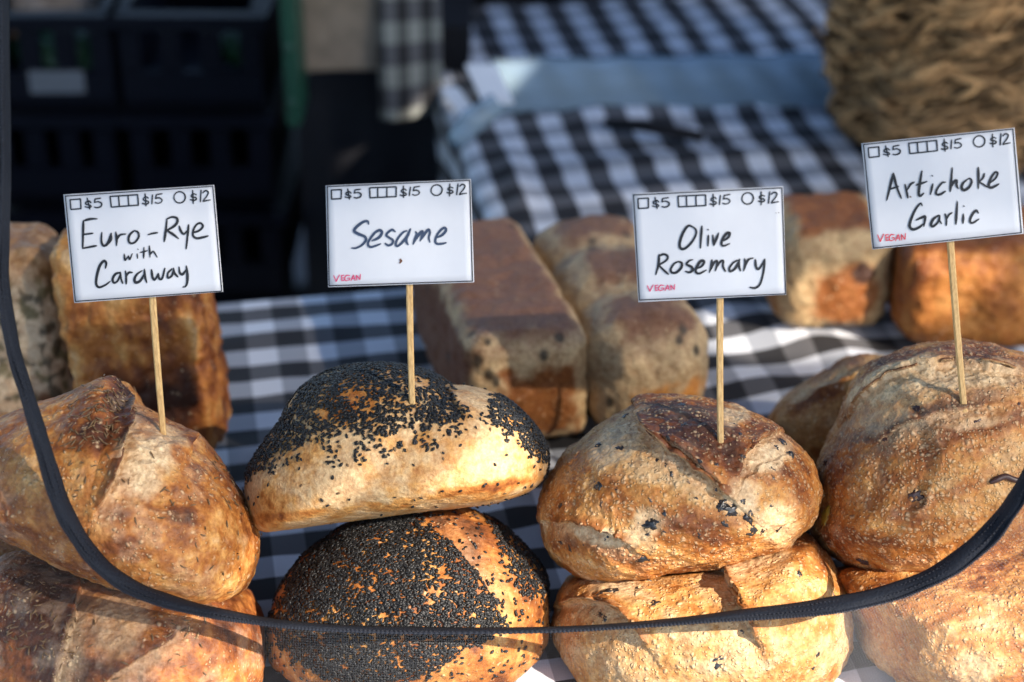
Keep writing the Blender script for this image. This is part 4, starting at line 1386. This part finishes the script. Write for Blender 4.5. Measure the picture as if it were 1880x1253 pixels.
rng_ = np.random.default_rng(77)
for k in range(34):
    a_, r_ = rng_.uniform(0, 2 * math.pi), rng_.uniform(0, 1) ** 0.5
    chip(OLI_UP, 1245 + 215 * r_ * math.cos(a_), 905 + 135 * r_ * math.sin(a_), rng_.uniform(0.0014, 0.0032), 200 + k, proud=0.15, stretch=rng_.uniform(1.1, 2.2))
q = c4([(265, 655), (285, 625), (395, 832), (585, 600)])
chip(ART_UP, q[0][0], q[0][1], 0.009, 71, 'artichoke', "artichoke_piece", 2.0, 0.9, 0.8)
chip(ART_UP, q[2][0], q[2][1], 0.006, 73, 'onion', "artichoke_leaf", 1.6, -0.2)
chip(ART_UP, q[3][0] - 2, q[3][1], 0.007, 74, 'onion', "artichoke_leaf", 1.6, 0.7, 0.1)
pp = [surf(ART_UP, *xy) for xy in c4([(835, 550), (862, 535), (895, 530), (925, 540), (957, 542)])]
m = MB(); m.tube(catmull([a[0] + a[1] * 0.0012 for a in pp], 14), np.interp(np.linspace(0, 1, 14), [0, 0.2, 0.8, 1], [0.001, 0.0022, 0.002, 0.001]), 7)
m.build("onion_sliver", M['onion'], ART_UP.o, tuple(ART_UP.C), smooth=True)
for i, (x, y, s) in enumerate([(585, 290, .004), (940, 272, .004), (260, 480, .005), (795, 330, .004), (470, 395, .003)]):
    q = c4([(x, y)])[0]
    chip(ART_UP, q[0], q[1], s, 80 + i, 'onion', "artichoke_leaf", 1.6)

# ------------------------------------------------------------------ signs
def homog(src, dst):
    A = []
    for (x, y), (u, v) in zip(src, dst):
        A.append([x, y, 1, 0, 0, 0, -u * x, -u * y, -u]); A.append([0, 0, 0, x, y, 1, -v * x, -v * y, -v])
    return np.linalg.svd(np.array(A, float))[2][-1].reshape(3, 3)


def hom(H, pts):
    q = np.hstack([np.asarray(pts, float), np.ones((len(pts), 1))]) @ H.T
    return q[:, :2] / q[:, 2:]


ring = lambda cx, cy, r: [(cx + r * math.cos(a), cy + r * math.sin(a)) for a in np.linspace(0.3, 0.3 + 2 * math.pi, 17)]
PRICE_CORNERS = [(100, 203), (1458, 112), (1540, 1077), (192, 1172)]
PRICE = [  # (points, straight?)
    ([(143, 236), (240, 229), (244, 319), (151, 326), (143, 236)], 1),
    ([(336, 262), (315, 248), (289, 262), (293, 279), (325, 285), (338, 299), (318, 309), (282, 301)], 0), ([(301, 222), (325, 322)], 1),
    ([(424, 222), (372, 230)], 1), ([(372, 230), (368, 262)], 1), ([(368, 262), (402, 254), (433, 270), (428, 296), (396, 309), (368, 304)], 0),
    ([(512, 206), (766, 190), (773, 286), (523, 304), (512, 206)], 1), ([(590, 203), (597, 298)], 1), ([(677, 198), (684, 292)], 1),
    ([(864, 221), (841, 209), (818, 226), (826, 243), (858, 249), (866, 266), (842, 277), (810, 270)], 0), ([(834, 182), (843, 293)], 1),
    ([(902, 192), (897, 273)], 1), ([(988, 181), (938, 190)], 1), ([(938, 190), (931, 224)], 1), ([(931, 224), (963, 219), (990, 237), (981, 259), (952, 269), (928, 262)], 0),
    (ring(1152, 214, 52), 0),
    ([(1304, 190), (1281, 182), (1258, 196), (1266, 212), (1296, 215), (1306, 231), (1285, 242), (1252, 236)], 0), ([(1272, 152), (1277, 268)], 1),
    ([(1349, 150), (1343, 254)], 1), ([(1366, 172), (1390, 153), (1415, 166), (1404, 200), (1376, 236), (1369, 251)], 0), ([(1369, 251), (1400, 244), (1432, 238)], 0)]
VEG = [([(178, 1070), (203, 1130)], 1), ([(203, 1130), (236, 1062)], 1), ([(256, 1068), (259, 1122)], 1), ([(252, 1072), (280, 1065)], 1), ([(257, 1096), (279, 1090)], 1), ([(259, 1122), (287, 1115)], 1),
       ([(338, 1070), (306, 1068), (288, 1098), (300, 1121), (336, 1112)], 0), ([(336, 1112), (337, 1094), (316, 1096)], 1), ([(350, 1122), (375, 1064), (391, 1118)], 1), ([(358, 1101), (386, 1098)], 1),
       ([(408, 1116), (405, 1065), (440, 1112), (445, 1058)], 1)]
T1 = [([(266, 430), (330, 414), (392, 412)], 0), ([(266, 430), (263, 560), (260, 684)], 0), ([(268, 556), (310, 550), (353, 545)], 0), ([(260, 684), (320, 672), (386, 660)], 0),
      ([(436, 538), (432, 610), (446, 656), (478, 652), (505, 605), (522, 545)], 0), ([(522, 545), (520, 600), (490, 650)], 0),
      ([(565, 535), (572, 600), (572, 658)], 0), ([(573, 605), (602, 562), (658, 551)], 0), ([(735, 520), (692, 560), (682, 612), (704, 637), (742, 626), (775, 580), (768, 536), (735, 520)], 0),
      ([(863, 557), (905, 546), (948, 540)], 0),
      ([(1036, 408), (1026, 510), (1010, 622)], 0), ([(1030, 416), (1080, 396), (1126, 406), (1130, 442), (1100, 480), (1028, 522)], 0), ([(1028, 516), (1085, 550), (1142, 594)], 0),
      ([(1148, 478), (1164, 525), (1192, 552), (1222, 520)], 0), ([(1234, 468), (1226, 560), (1212, 688)], 0),
      ([(1272, 540), (1332, 520), (1366, 482), (1346, 452), (1310, 464), (1280, 512), (1276, 566), (1310, 591), (1362, 583), (1414, 570)], 0)]
T1b = [([(642, 735), (650, 792), (680, 752)], 0), ([(680, 752), (692, 785), (716, 733)], 0), ([(762, 735), (765, 775)], 0), ([(766, 690), (770, 694)], 1), ([(824, 674), (821, 775)], 0), ([(788, 722), (856, 705)], 0),
       ([(873, 660), (880, 766)], 0), ([(881, 742), (905, 713), (925, 732), (945, 766)], 0)]
T1c = [([(470, 866), (476, 818), (452, 801), (415, 850), (388, 950), (386, 1018), (415, 1042), (470, 1020), (512, 988)], 0),
       ([(604, 906), (562, 920), (536, 965), (546, 1000), (580, 985), (605, 925)], 0), ([(606, 903), (612, 960), (628, 1005)], 0), ([(653, 892), (660, 950), (660, 1010)], 0), ([(660, 945), (684, 908), (716, 906)], 0),
       ([(806, 890), (762, 920), (738, 962), (747, 998), (790, 982), (826, 920)], 0), ([(828, 876), (832, 940), (850, 1000)], 0), ([(893, 880), (903, 950), (925, 972), (955, 915)], 0), ([(955, 915), (965, 962), (992, 958), (1016, 868)], 0),
       ([(1082, 872), (1046, 910), (1044, 955), (1080, 935), (1098, 875)], 0), ([(1096, 866), (1108, 915), (1136, 946)], 0), ([(1146, 855), (1154, 908), (1180, 922), (1212, 880)], 0), ([(1214, 845), (1224, 930), (1221, 1000), (1206, 1034), (1182, 1040)], 0)]
T2 = [([(528, 555), (516, 526), (472, 534), (402, 588), (385, 625), (422, 652), (488, 680), (500, 716), (460, 765), (402, 794), (357, 795)], 0),
      ([(562, 722), (630, 690), (660, 642), (640, 616), (590, 642), (532, 720), (523, 764), (550, 784), (600, 771), (648, 752)], 0),
      ([(792, 630), (762, 612), (720, 640), (706, 668), (732, 690), (770, 716), (760, 755), (722, 768), (694, 748)], 0),
      ([(908, 622), (870, 640), (820, 700), (800, 750), (812, 775), (850, 752), (912, 680), (946, 604)], 0), ([(946, 604), (908, 690), (906, 730), (922, 760)], 0),
      ([(998, 630), (1008, 662), (974, 756)], 0), ([(982, 735), (1030, 660), (1064, 628), (1062, 665), (1046, 722)], 0), ([(1050, 712), (1090, 650), (1126, 610), (1140, 642), (1130, 690), (1140, 736)], 0),
      ([(1208, 690), (1262, 665), (1300, 622), (1292, 593), (1260, 605), (1215, 660), (1195, 720), (1210, 750), (1256, 752), (1302, 742)], 0)]
T3 = [([(668, 488), (618, 478), (568, 550), (541, 640), (552, 685), (592, 684), (650, 630), (690, 560), (690, 512), (660, 485)], 0), ([(746, 480), (738, 580), (732, 682)], 0), ([(806, 566), (801, 660)], 0), ([(800, 510), (805, 514)], 1),
      ([(846, 562), (856, 658)], 0), ([(856, 658), (900, 542)], 0), ([(935, 620), (986, 586), (1001, 546), (976, 545), (940, 592), (926, 640), (946, 661), (1002, 640)], 0),
      ([(352, 742), (346, 830), (322, 925)], 0), ([(346, 758), (392, 738), (430, 756), (420, 792), (346, 840)], 0), ([(346, 836), (390, 880), (437, 922)], 0),
      ([(536, 803), (494, 822), (460, 872), (468, 906), (512, 905), (555, 862), (560, 820), (530, 805)], 0), ([(662, 788), (626, 800), (606, 830), (650, 856), (660, 884), (632, 905), (594, 895)], 0),
      ([(700, 870), (746, 846), (766, 806), (736, 800), (696, 860), (690, 900), (722, 915), (787, 884)], 0), ([(838, 790), (832, 850), (815, 905)], 0), ([(820, 890), (858, 815), (884, 800), (882, 842), (870, 890)], 0),
      ([(875, 866), (918, 804), (942, 800), (940, 850), (962, 895)], 0), ([(1085, 790), (1040, 812), (1000, 862), (1006, 895), (1050, 870), (1090, 800)], 0), ([(1094, 783), (1086, 840), (1102, 891)], 0),
      ([(1138, 778), (1145, 830), (1130, 891)], 0), ([(1140, 852), (1172, 790), (1218, 772)], 0), ([(1238, 788), (1244, 850), (1266, 876), (1302, 830), (1322, 786)], 0), ([(1324, 784), (1312, 900), (1282, 1010), (1236, 1048), (1188, 1043)], 0)]
T3d = [([(1426, 358), (1430, 358)], 1), ([(1450, 355), (1454, 355)], 1)]
T4 = [([(386, 474), (356, 600), (328, 714)], 0), ([(388, 478), (415, 590), (457, 697)], 0), ([(348, 618), (432, 592)], 0), ([(490, 574), (505, 640), (515, 692)], 0), ([(510, 622), (540, 572), (572, 554)], 0),
      ([(640, 454), (622, 560), (611, 655), (626, 676), (656, 650)], 0), ([(588, 580), (684, 548)], 0), ([(736, 570), (715, 662)], 0), ([(728, 496), (733, 499)], 1), ([(847, 554), (815, 562), (772, 620), (766, 658), (800, 662), (847, 634)], 0),
      ([(908, 428), (900, 530), (890, 636)], 0), ([(894, 604), (925, 550), (946, 540), (946, 580), (961, 611)], 0), ([(1044, 528), (1006, 560), (991, 600), (1012, 625), (1055, 600), (1080, 552), (1066, 522), (1044, 528)], 0),
      ([(1138, 424), (1140, 520), (1138, 611)], 0), ([(1192, 478), (1180, 515), (1146, 552)], 0), ([(1146, 552), (1180, 572), (1216, 596)], 0), ([(1244, 560), (1290, 520), (1310, 476), (1285, 468), (1245, 530), (1231, 590), (1260, 601), (1320, 570)], 0),
      ([(642, 762), (626, 742), (580, 800), (541, 890), (531, 945), (560, 972), (612, 955), (650, 925)], 0), ([(588, 890), (640, 866), (668, 862), (656, 944)], 0), ([(788, 846), (742, 880), (720, 928), (738, 945), (780, 910), (796, 856)], 0), ([(797, 848), (795, 890), (813, 921)], 0),
      ([(845, 835), (856, 880), (855, 936)], 0), ([(857, 884), (880, 842), (906, 824)], 0), ([(953, 724), (946, 830), (940, 926)], 0), ([(1007, 835), (1003, 919)], 0), ([(1008, 764), (1013, 767)], 1), ([(1138, 826), (1116, 805), (1080, 850), (1065, 898), (1088, 915), (1144, 880)], 0)]


def strokes_mesh(strokes, surf_fn, width_px, to_full, taper=0.45, name="lettering", mat=None, parent=None, loc=None, level=0.0):
    """flat pen strokes with round ends lying on the card"""
    Vs, Fs = [], []
    for si, (pts, straight) in enumerate(strokes):
        pts = np.array(to_full(pts), float)
        if straight:
            q = [pts[0]]
            for a, b in zip(pts[:-1], pts[1:]):
                nseg = max(2, int(np.hypot(*(b - a)) / 1.2))
                q += [a + (b - a) * t for t in np.linspace(0, 1, nseg + 1)[1:]]
            q = np.array(q)
        else:
            q = catmull(pts, max(8, 7 * len(pts)))
        T = np.gradient(q, axis=0); T /= np.linalg.norm(T, axis=1)[:, None] + 1e-9
        Nn = np.stack([-T[:, 1], T[:, 0]], -1)
        s = np.concatenate([[0], np.cumsum(np.hypot(*np.diff(q, axis=0).T))])
        tot = max(s[-1], 1e-6)
        r = width_px / 2
        e = np.minimum(s, tot - s)
        w = r * (1 - taper * np.exp(-e / (2.2 * r)))
        if not straight:
            w = w * (1 + 0.14 * np.sin(s / tot * 5 + si))
        # round ends
        L_ = q + Nn * w[:, None]; R_ = q - Nn * w[:, None]
        b = sum(len(v) for v in Vs)
        lv = level + 0.000012 * (si % 7)
        V = np.vstack([surf_fn(L_, lv), surf_fn(R_, lv)])
        m = len(q)
        Vs.append(V)
        Fs += [(b + i, b + i + 1, b + m + i + 1, b + m + i) for i in range(m - 1)]
        for (c, t, w0, sg) in ((q[0], -T[0], w[0], 0), (q[-1], T[-1], w[-1], 1)):
            nn_ = np.array([-t[1], t[0]])
            arc = np.array([c + w0 * (math.cos(a) * nn_ + math.sin(a) * t) for a in np.linspace(0, math.pi, 7)])
            b = sum(len(v) for v in Vs)
            Vs.append(surf_fn(arc, lv + 0.000004))
            Fs.append(tuple(range(b, b + 7)))
    return np_mesh(name, np.vstack(Vs), [list(f) for f in Fs], mat, parent, loc, False)


def sign(label, loaf, base, top, off, sc, corners, border, texts, ink, veg=None, extra=None):
    kf = lambda pts: [(off[0] + x / sc, off[1] + y / sc) for x, y in pts]
    p0, n0, d0 = surf(loaf, *base)
    kk = 0.27
    dep = lambda y: d0 - 0.004 - kk * (base[1] - y) * d0 / FPX
    cf = np.array(kf(corners)); bf = kf(border)
    cc = cf.mean(0)
    wav = lambda x, y: 0.0017 * np.sin((x - cc[0]) / 46.0 + sc) + 0.0007 * np.sin((y - cc[1]) / 40.0 + (x - cc[0]) / 90.0)
    fn = lambda pts, lift=0.0: at(np.array(pts)[:, 0], np.array(pts)[:, 1], dep(np.array(pts)[:, 1]) + wav(np.array(pts)[:, 0], np.array(pts)[:, 1]) - lift)
    root = empty("bread_sign", tuple(p0))
    tag(root, label, "sign", "price signs on sticks")
    nu, nv = 17, 13
    U, W = np.meshgrid(np.linspace(0, 1, nu), np.linspace(0, 1, nv), indexing='ij')
    Q = (cf[0] * ((1 - U) * (1 - W))[..., None] + cf[1] * (U * (1 - W))[..., None] + cf[2] * (U * W)[..., None] + cf[3] * ((1 - U) * W)[..., None]).reshape(-1, 2)
    front, back = fn(Q), fn(Q, -0.0006)
    F = grid_faces(nu, nv)
    nvt = nu * nv
    F2 = F[:, ::-1] + nvt
    rim = list(range(0, nv)) + [i * nv + nv - 1 for i in range(1, nu)] + [nvt - 1 - j for j in range(1, nv)] + [i * nv for i in range(nu - 2, 0, -1)]
    side = np.array([(rim[i], rim[(i + 1) % len(rim)], rim[(i + 1) % len(rim)] + nvt, rim[i] + nvt) for i in range(len(rim))])
    mid = fn([cc])[0]
    card = np_mesh("card", np.vstack([front, back]), np.vstack([F, F2, side]), M['paper'], root, tuple(mid), False)

    def sub(o):
        o.parent = card; o.location = (0, 0, 0)
        return o
    lift = 0.00035
    bl = [([bf[0], bf[1]], 1), ([bf[1], bf[2]], 1), ([bf[2], bf[3]], 1), ([bf[3], bf[0]], 1)]
    sub(strokes_mesh(bl, fn, 1.9, lambda p: p, 0, "border_line", M['ink'], None, tuple(mid), lift))
    H = homog(PRICE_CORNERS, border)
    sub(strokes_mesh(PRICE, fn, 2.7, lambda p: kf(hom(H, p)), 0.12, "price_row", M['ink'], None, tuple(mid), lift + 0.0001))
    for t, w in texts:
        sub(strokes_mesh(t, fn, w, kf, 0.5, "lettering", M[ink], None, tuple(mid), lift + 0.0002))
    if veg:
        (x0, y0, x1, y1, vink) = veg
        mp = lambda p: kf([(x0 + (x - 178) / 267 * (x1 - x0), y0 + (y - 1058) / 72 * (y1 - y0)) for x, y in p])
        sub(strokes_mesh(VEG, fn, 1.9, mp, 0.2, "vegan_mark", M[vink], None, tuple(mid), lift + 0.0003))
    if extra:
        sub(strokes_mesh(extra[0], fn, extra[1], kf, 0.3, "stain", M[extra[2]], None, tuple(mid), lift + 0.0003))
    # stick: square bamboo from the crust up behind the card
    b3 = p0 - np.array([0, 0, 0.012])
    ts = np.array(top, float); bs = np.array(base, float)
    up_px = ts + (ts - bs) / np.hypot(*(ts - bs)) * 90
    e3 = at(up_px[0], up_px[1], np.array(dep(up_px[1]) + 0.0042))
    s3 = at(bs[0], bs[1], np.array(dep(bs[1]) + 0.0042))
    ax = (e3 - s3) / np.linalg.norm(e3 - s3)
    s3 = s3 - ax * 0.006
    u = np.cross(ax, FWD); u /= np.linalg.norm(u); v = np.cross(ax, u)
    V = []
    nn = 10
    for i in range(nn):
        t = i / (nn - 1)
        c = s3 + (e3 - s3) * t + u * 0.0005 * math.sin(3 * t)
        hw, hd = 0.0021 * (0.9 + 0.12 * t), 0.0016
        for (a, b) in ((-1, -.55), (-.6, -1), (.6, -1), (1, -.55), (1, .55), (.6, 1), (-.6, 1), (-1, .55)):
            V.append(c + u * hw * a + v * hd * b)
    F = [(i * 8 + j, i * 8 + (j + 1) % 8, (i + 1) * 8 + (j + 1) % 8, (i + 1) * 8 + j) for i in range(nn - 1) for j in range(8)]
    F += [tuple(range(8))[::-1], tuple(range((nn - 1) * 8, nn * 8))]
    # keep the grain along the stick: local z = stick axis
    st = np_mesh("stick", np.array(V), [list(f) for f in F], M['bamboo'], root, tuple(p0), False)


sign("Euro-Rye with Caraway price card on a bamboo stick", RYE_UP, (300, 797), (281, 545), (100, 320), 5.012,
     [(82, 188), (1470, 100), (1553, 1083), (182, 1187)], PRICE_CORNERS, [(T1, 4.5), (T1b, 3.4), (T1c, 4.6)], 'ink')
sign("Sesame price card with a brown speck on a bamboo stick", SES_UP, (757, 742), (753, 523), (580, 310), 5.448,
     [(97, 168), (1550, 105), (1583, 1137), (122, 1187)], [(113, 180), (1540, 117), (1567, 1125), (132, 1172)], [(T2, 5.0)], 'blue_ink', (178, 1058, 445, 1130, 'pink_ink'),
     ([([(845, 908), (852, 925), (840, 944)], 0)], 4.2, 'stain'))
sign("Olive Rosemary price card on a bamboo stick", OLI_UP, (1323, 808), (1323, 551), (1140, 320), 5.0125,
     [(100, 178), (1492, 112), (1522, 1110), (160, 1180)], [(115, 192), (1482, 127), (1516, 1103), (170, 1160)], [(T3, 4.6)], 'ink', (243, 1015, 496, 1080, 'pink_ink'), (T3d, 1.8, 'ink'))
sign("Artichoke Garlic price card on a bamboo stick", ART_UP, (1769, 740), (1746, 447), (1560, 220), 4.819,
     [(102, 210), (1458, 72), (1540, 1010), (200, 1150)], [(122, 221), (1445, 84), (1520, 1000), (210, 1138)], [(T4, 4.6)], 'ink', (248, 1008, 494, 1080, 'red_ink'),
     ([([(535, 680), (542, 686)], 1)], 3.2, 'raffia' if False else 'caraway'))

# ------------------------------------------------------------------ net cover with its zip
ZIP = [(8, -60, 15, 1.16), (9, 150, 17, 1.16), (11, 300, 19, 1.165), (8, 420, 22, 1.17), (6, 520, 24, 1.175), (24, 640, 28, 1.18), (48, 720, 32, 1.18), (78, 820, 35, 1.18), (106, 910, 36, 1.18), (135, 972, 39, 1.185), (180, 1033, 38, 1.19),
       (240, 1078, 32, 1.195), (320, 1108, 27, 1.2), (420, 1131, 22, 1.205), (560, 1150, 13, 1.21), (750, 1158, 11, 1.215), (1000, 1157, 9, 1.215), (1180, 1147, 11, 1.21), (1350, 1131, 20, 1.205), (1500, 1116, 33, 1.2), (1620, 1093, 40, 1.2),
       (1720, 1055, 42, 1.195), (1800, 998, 44, 1.19), (1850, 940, 40, 1.185), (1886, 880, 38, 1.18), (1930, 780, 32, 1.175), (1960, 600, 28, 1.17)]
NZ_ = 420
Zc = catmull(ZIP, NZ_)
tang = np.gradient(Zc[:, :2], axis=0); tang /= np.linalg.norm(tang, axis=1)[:, None]
nrm2 = np.stack([-tang[:, 1], tang[:, 0]], -1)          # outward (down / left) or inward, fixed below
cen = np.array([900, 400.])
sgn = np.sign(((Zc[:, :2] - cen) * nrm2).sum(1))
nrm2 = nrm2 * sgn[:, None]
Zc[:, 2] *= 0.76 * (1 + 0.07 * np.sin(np.arange(NZ_) * 0.11) + 0.04 * np.sin(np.arange(NZ_) * 0.37))
inner = Zc[:, :2] - nrm2 * Zc[:, 2:3] * 0.5
outer = Zc[:, :2] + nrm2 * Zc[:, 2:3] * 0.5
cover = empty("net_cover", tuple(at(940, 1157, np.array(1.21))))
tag(cover, "fine dark net food cover with an open curved navy zip in front of the breads", "food cover")
rows = 7
V = []
for k in range(rows):
    t = k / (rows - 1)
    q = inner * (1 - t) + outer * t
    V.append(at(q[:, 0], q[:, 1], Zc[:, 3] + 0.010 * (1 - t) - 0.003 * np.sin(t * math.pi) + 0.001 * np.sin(np.arange(NZ_) * 0.21 + t * 2)))
V = np.stack(V, 1).reshape(-1, 3)
tape = np_mesh("zip_tape", V, grid_faces(NZ_, rows), M['tape'], cover, tuple(at(940, 1157, np.array(1.21))))
md = tape.modifiers.new("thick", 'SOLIDIFY'); md.thickness = 0.0009
# two lines of sewing along the tape
for fr in (0.22, 0.62):
    ns_ = 3000
    ii = np.linspace(NZ_ * 0.12, NZ_ - 1, ns_)
    lc = inner * (1 - fr) + outer * fr
    lx, ly = np.interp(ii, np.arange(NZ_), lc[:, 0]), np.interp(ii, np.arange(NZ_), lc[:, 1])
    ld = np.interp(ii, np.arange(NZ_), Zc[:, 3]) + 0.010 * (1 - fr) - 0.003 * math.sin(fr * math.pi) - 0.0009
    al = np.concatenate([[0], np.cumsum(np.hypot(np.diff(lx), np.diff(ly)))])
    st = MB(); st.tube(at(lx, ly, ld - 0.0007 * np.sin(al * 2 * math.pi / 8.0)), 0.00032, 5)
    o = st.build("stitch_line", M['teeth'], None, tuple(at(940, 1157, np.array(1.21))), smooth=True)
    o.parent = tape; o.location = (0, 0, 0)
# coil along the outer edge
mb = MB()
nt = 2600
oc = np.stack([np.interp(np.linspace(0, NZ_ - 1, nt), np.arange(NZ_), outer[:, j]) for j in (0, 1)], -1)
dz = np.interp(np.linspace(0, NZ_ - 1, nt), np.arange(NZ_), Zc[:, 3]) - 0.002
pts = at(oc[:, 0], oc[:, 1], dz)
mb.tube(pts, 0.0009 + 0.0002 * np.sign(np.sin(np.arange(nt) * math.pi / 2 + 0.1)), 6)
o = mb.build("zip_coil", M['teeth'], None, tuple(at(940, 1157, np.array(1.21))), smooth=False)
o.parent = tape; o.location = (0, 0, 0)
# net panel below / outside the zip
nn = 26
V, UVs = [], []
ext = np.linspace(0, 1, nn)
arcl = np.concatenate([[0], np.cumsum(np.linalg.norm(np.diff(at(Zc[:, 0], Zc[:, 1], Zc[:, 3]), axis=0), axis=1))])
down = np.stack([0.25 * nrm2[:, 0], np.maximum(nrm2[:, 1], 0.15) + 0.2], -1)
down /= np.linalg.norm(down, axis=1)[:, None]
mixw = sstep(0.1, 0.9, np.abs(nrm2[:, 1]))[:, None]
dirn = nrm2 * (1 - mixw) + down * mixw
for t in ext:
    q = outer + dirn * 430 * t
    dd = Zc[:, 3] - 0.001 - 0.085 * t + 0.004 * np.sin(np.arange(NZ_) * 0.06 + 4 * t) * t
    P = at(q[:, 0], q[:, 1], dd)
    P[:, 2] = np.maximum(P[:, 2], 0.010)
    V.append(P)
    UVs.append(np.stack([arcl, np.full(NZ_, t * 430 * 1.19 / FPX)], -1))
V = np.stack(V, 1).reshape(-1, 3); UVs = np.stack(UVs, 1).reshape(-1, 2)
np_mesh("net_panel", V, grid_faces(NZ_, nn), M['net'], cover, tuple(at(940, 1157, np.array(1.21))), True, None, UVs)

# added paler net layer at the right that colours in the sunlit haze
k0 = int(NZ_ * 0.74)
sel = np.arange(k0, NZ_)
V2 = V.reshape(NZ_, nn, 3)[sel] - FWD * 0.012 * np.linspace(0.15, 1, nn)[None, :, None]
U2 = UVs.reshape(NZ_, nn, 2)[sel] @ np.array([[0.94, 0.34], [-0.34, 0.94]])
np_mesh("haze_net", V2.reshape(-1, 3), grid_faces(len(sel), nn), M['haze_net'], cover, tuple(at(940, 1157, np.array(1.21))), True, None, U2.reshape(-1, 2))
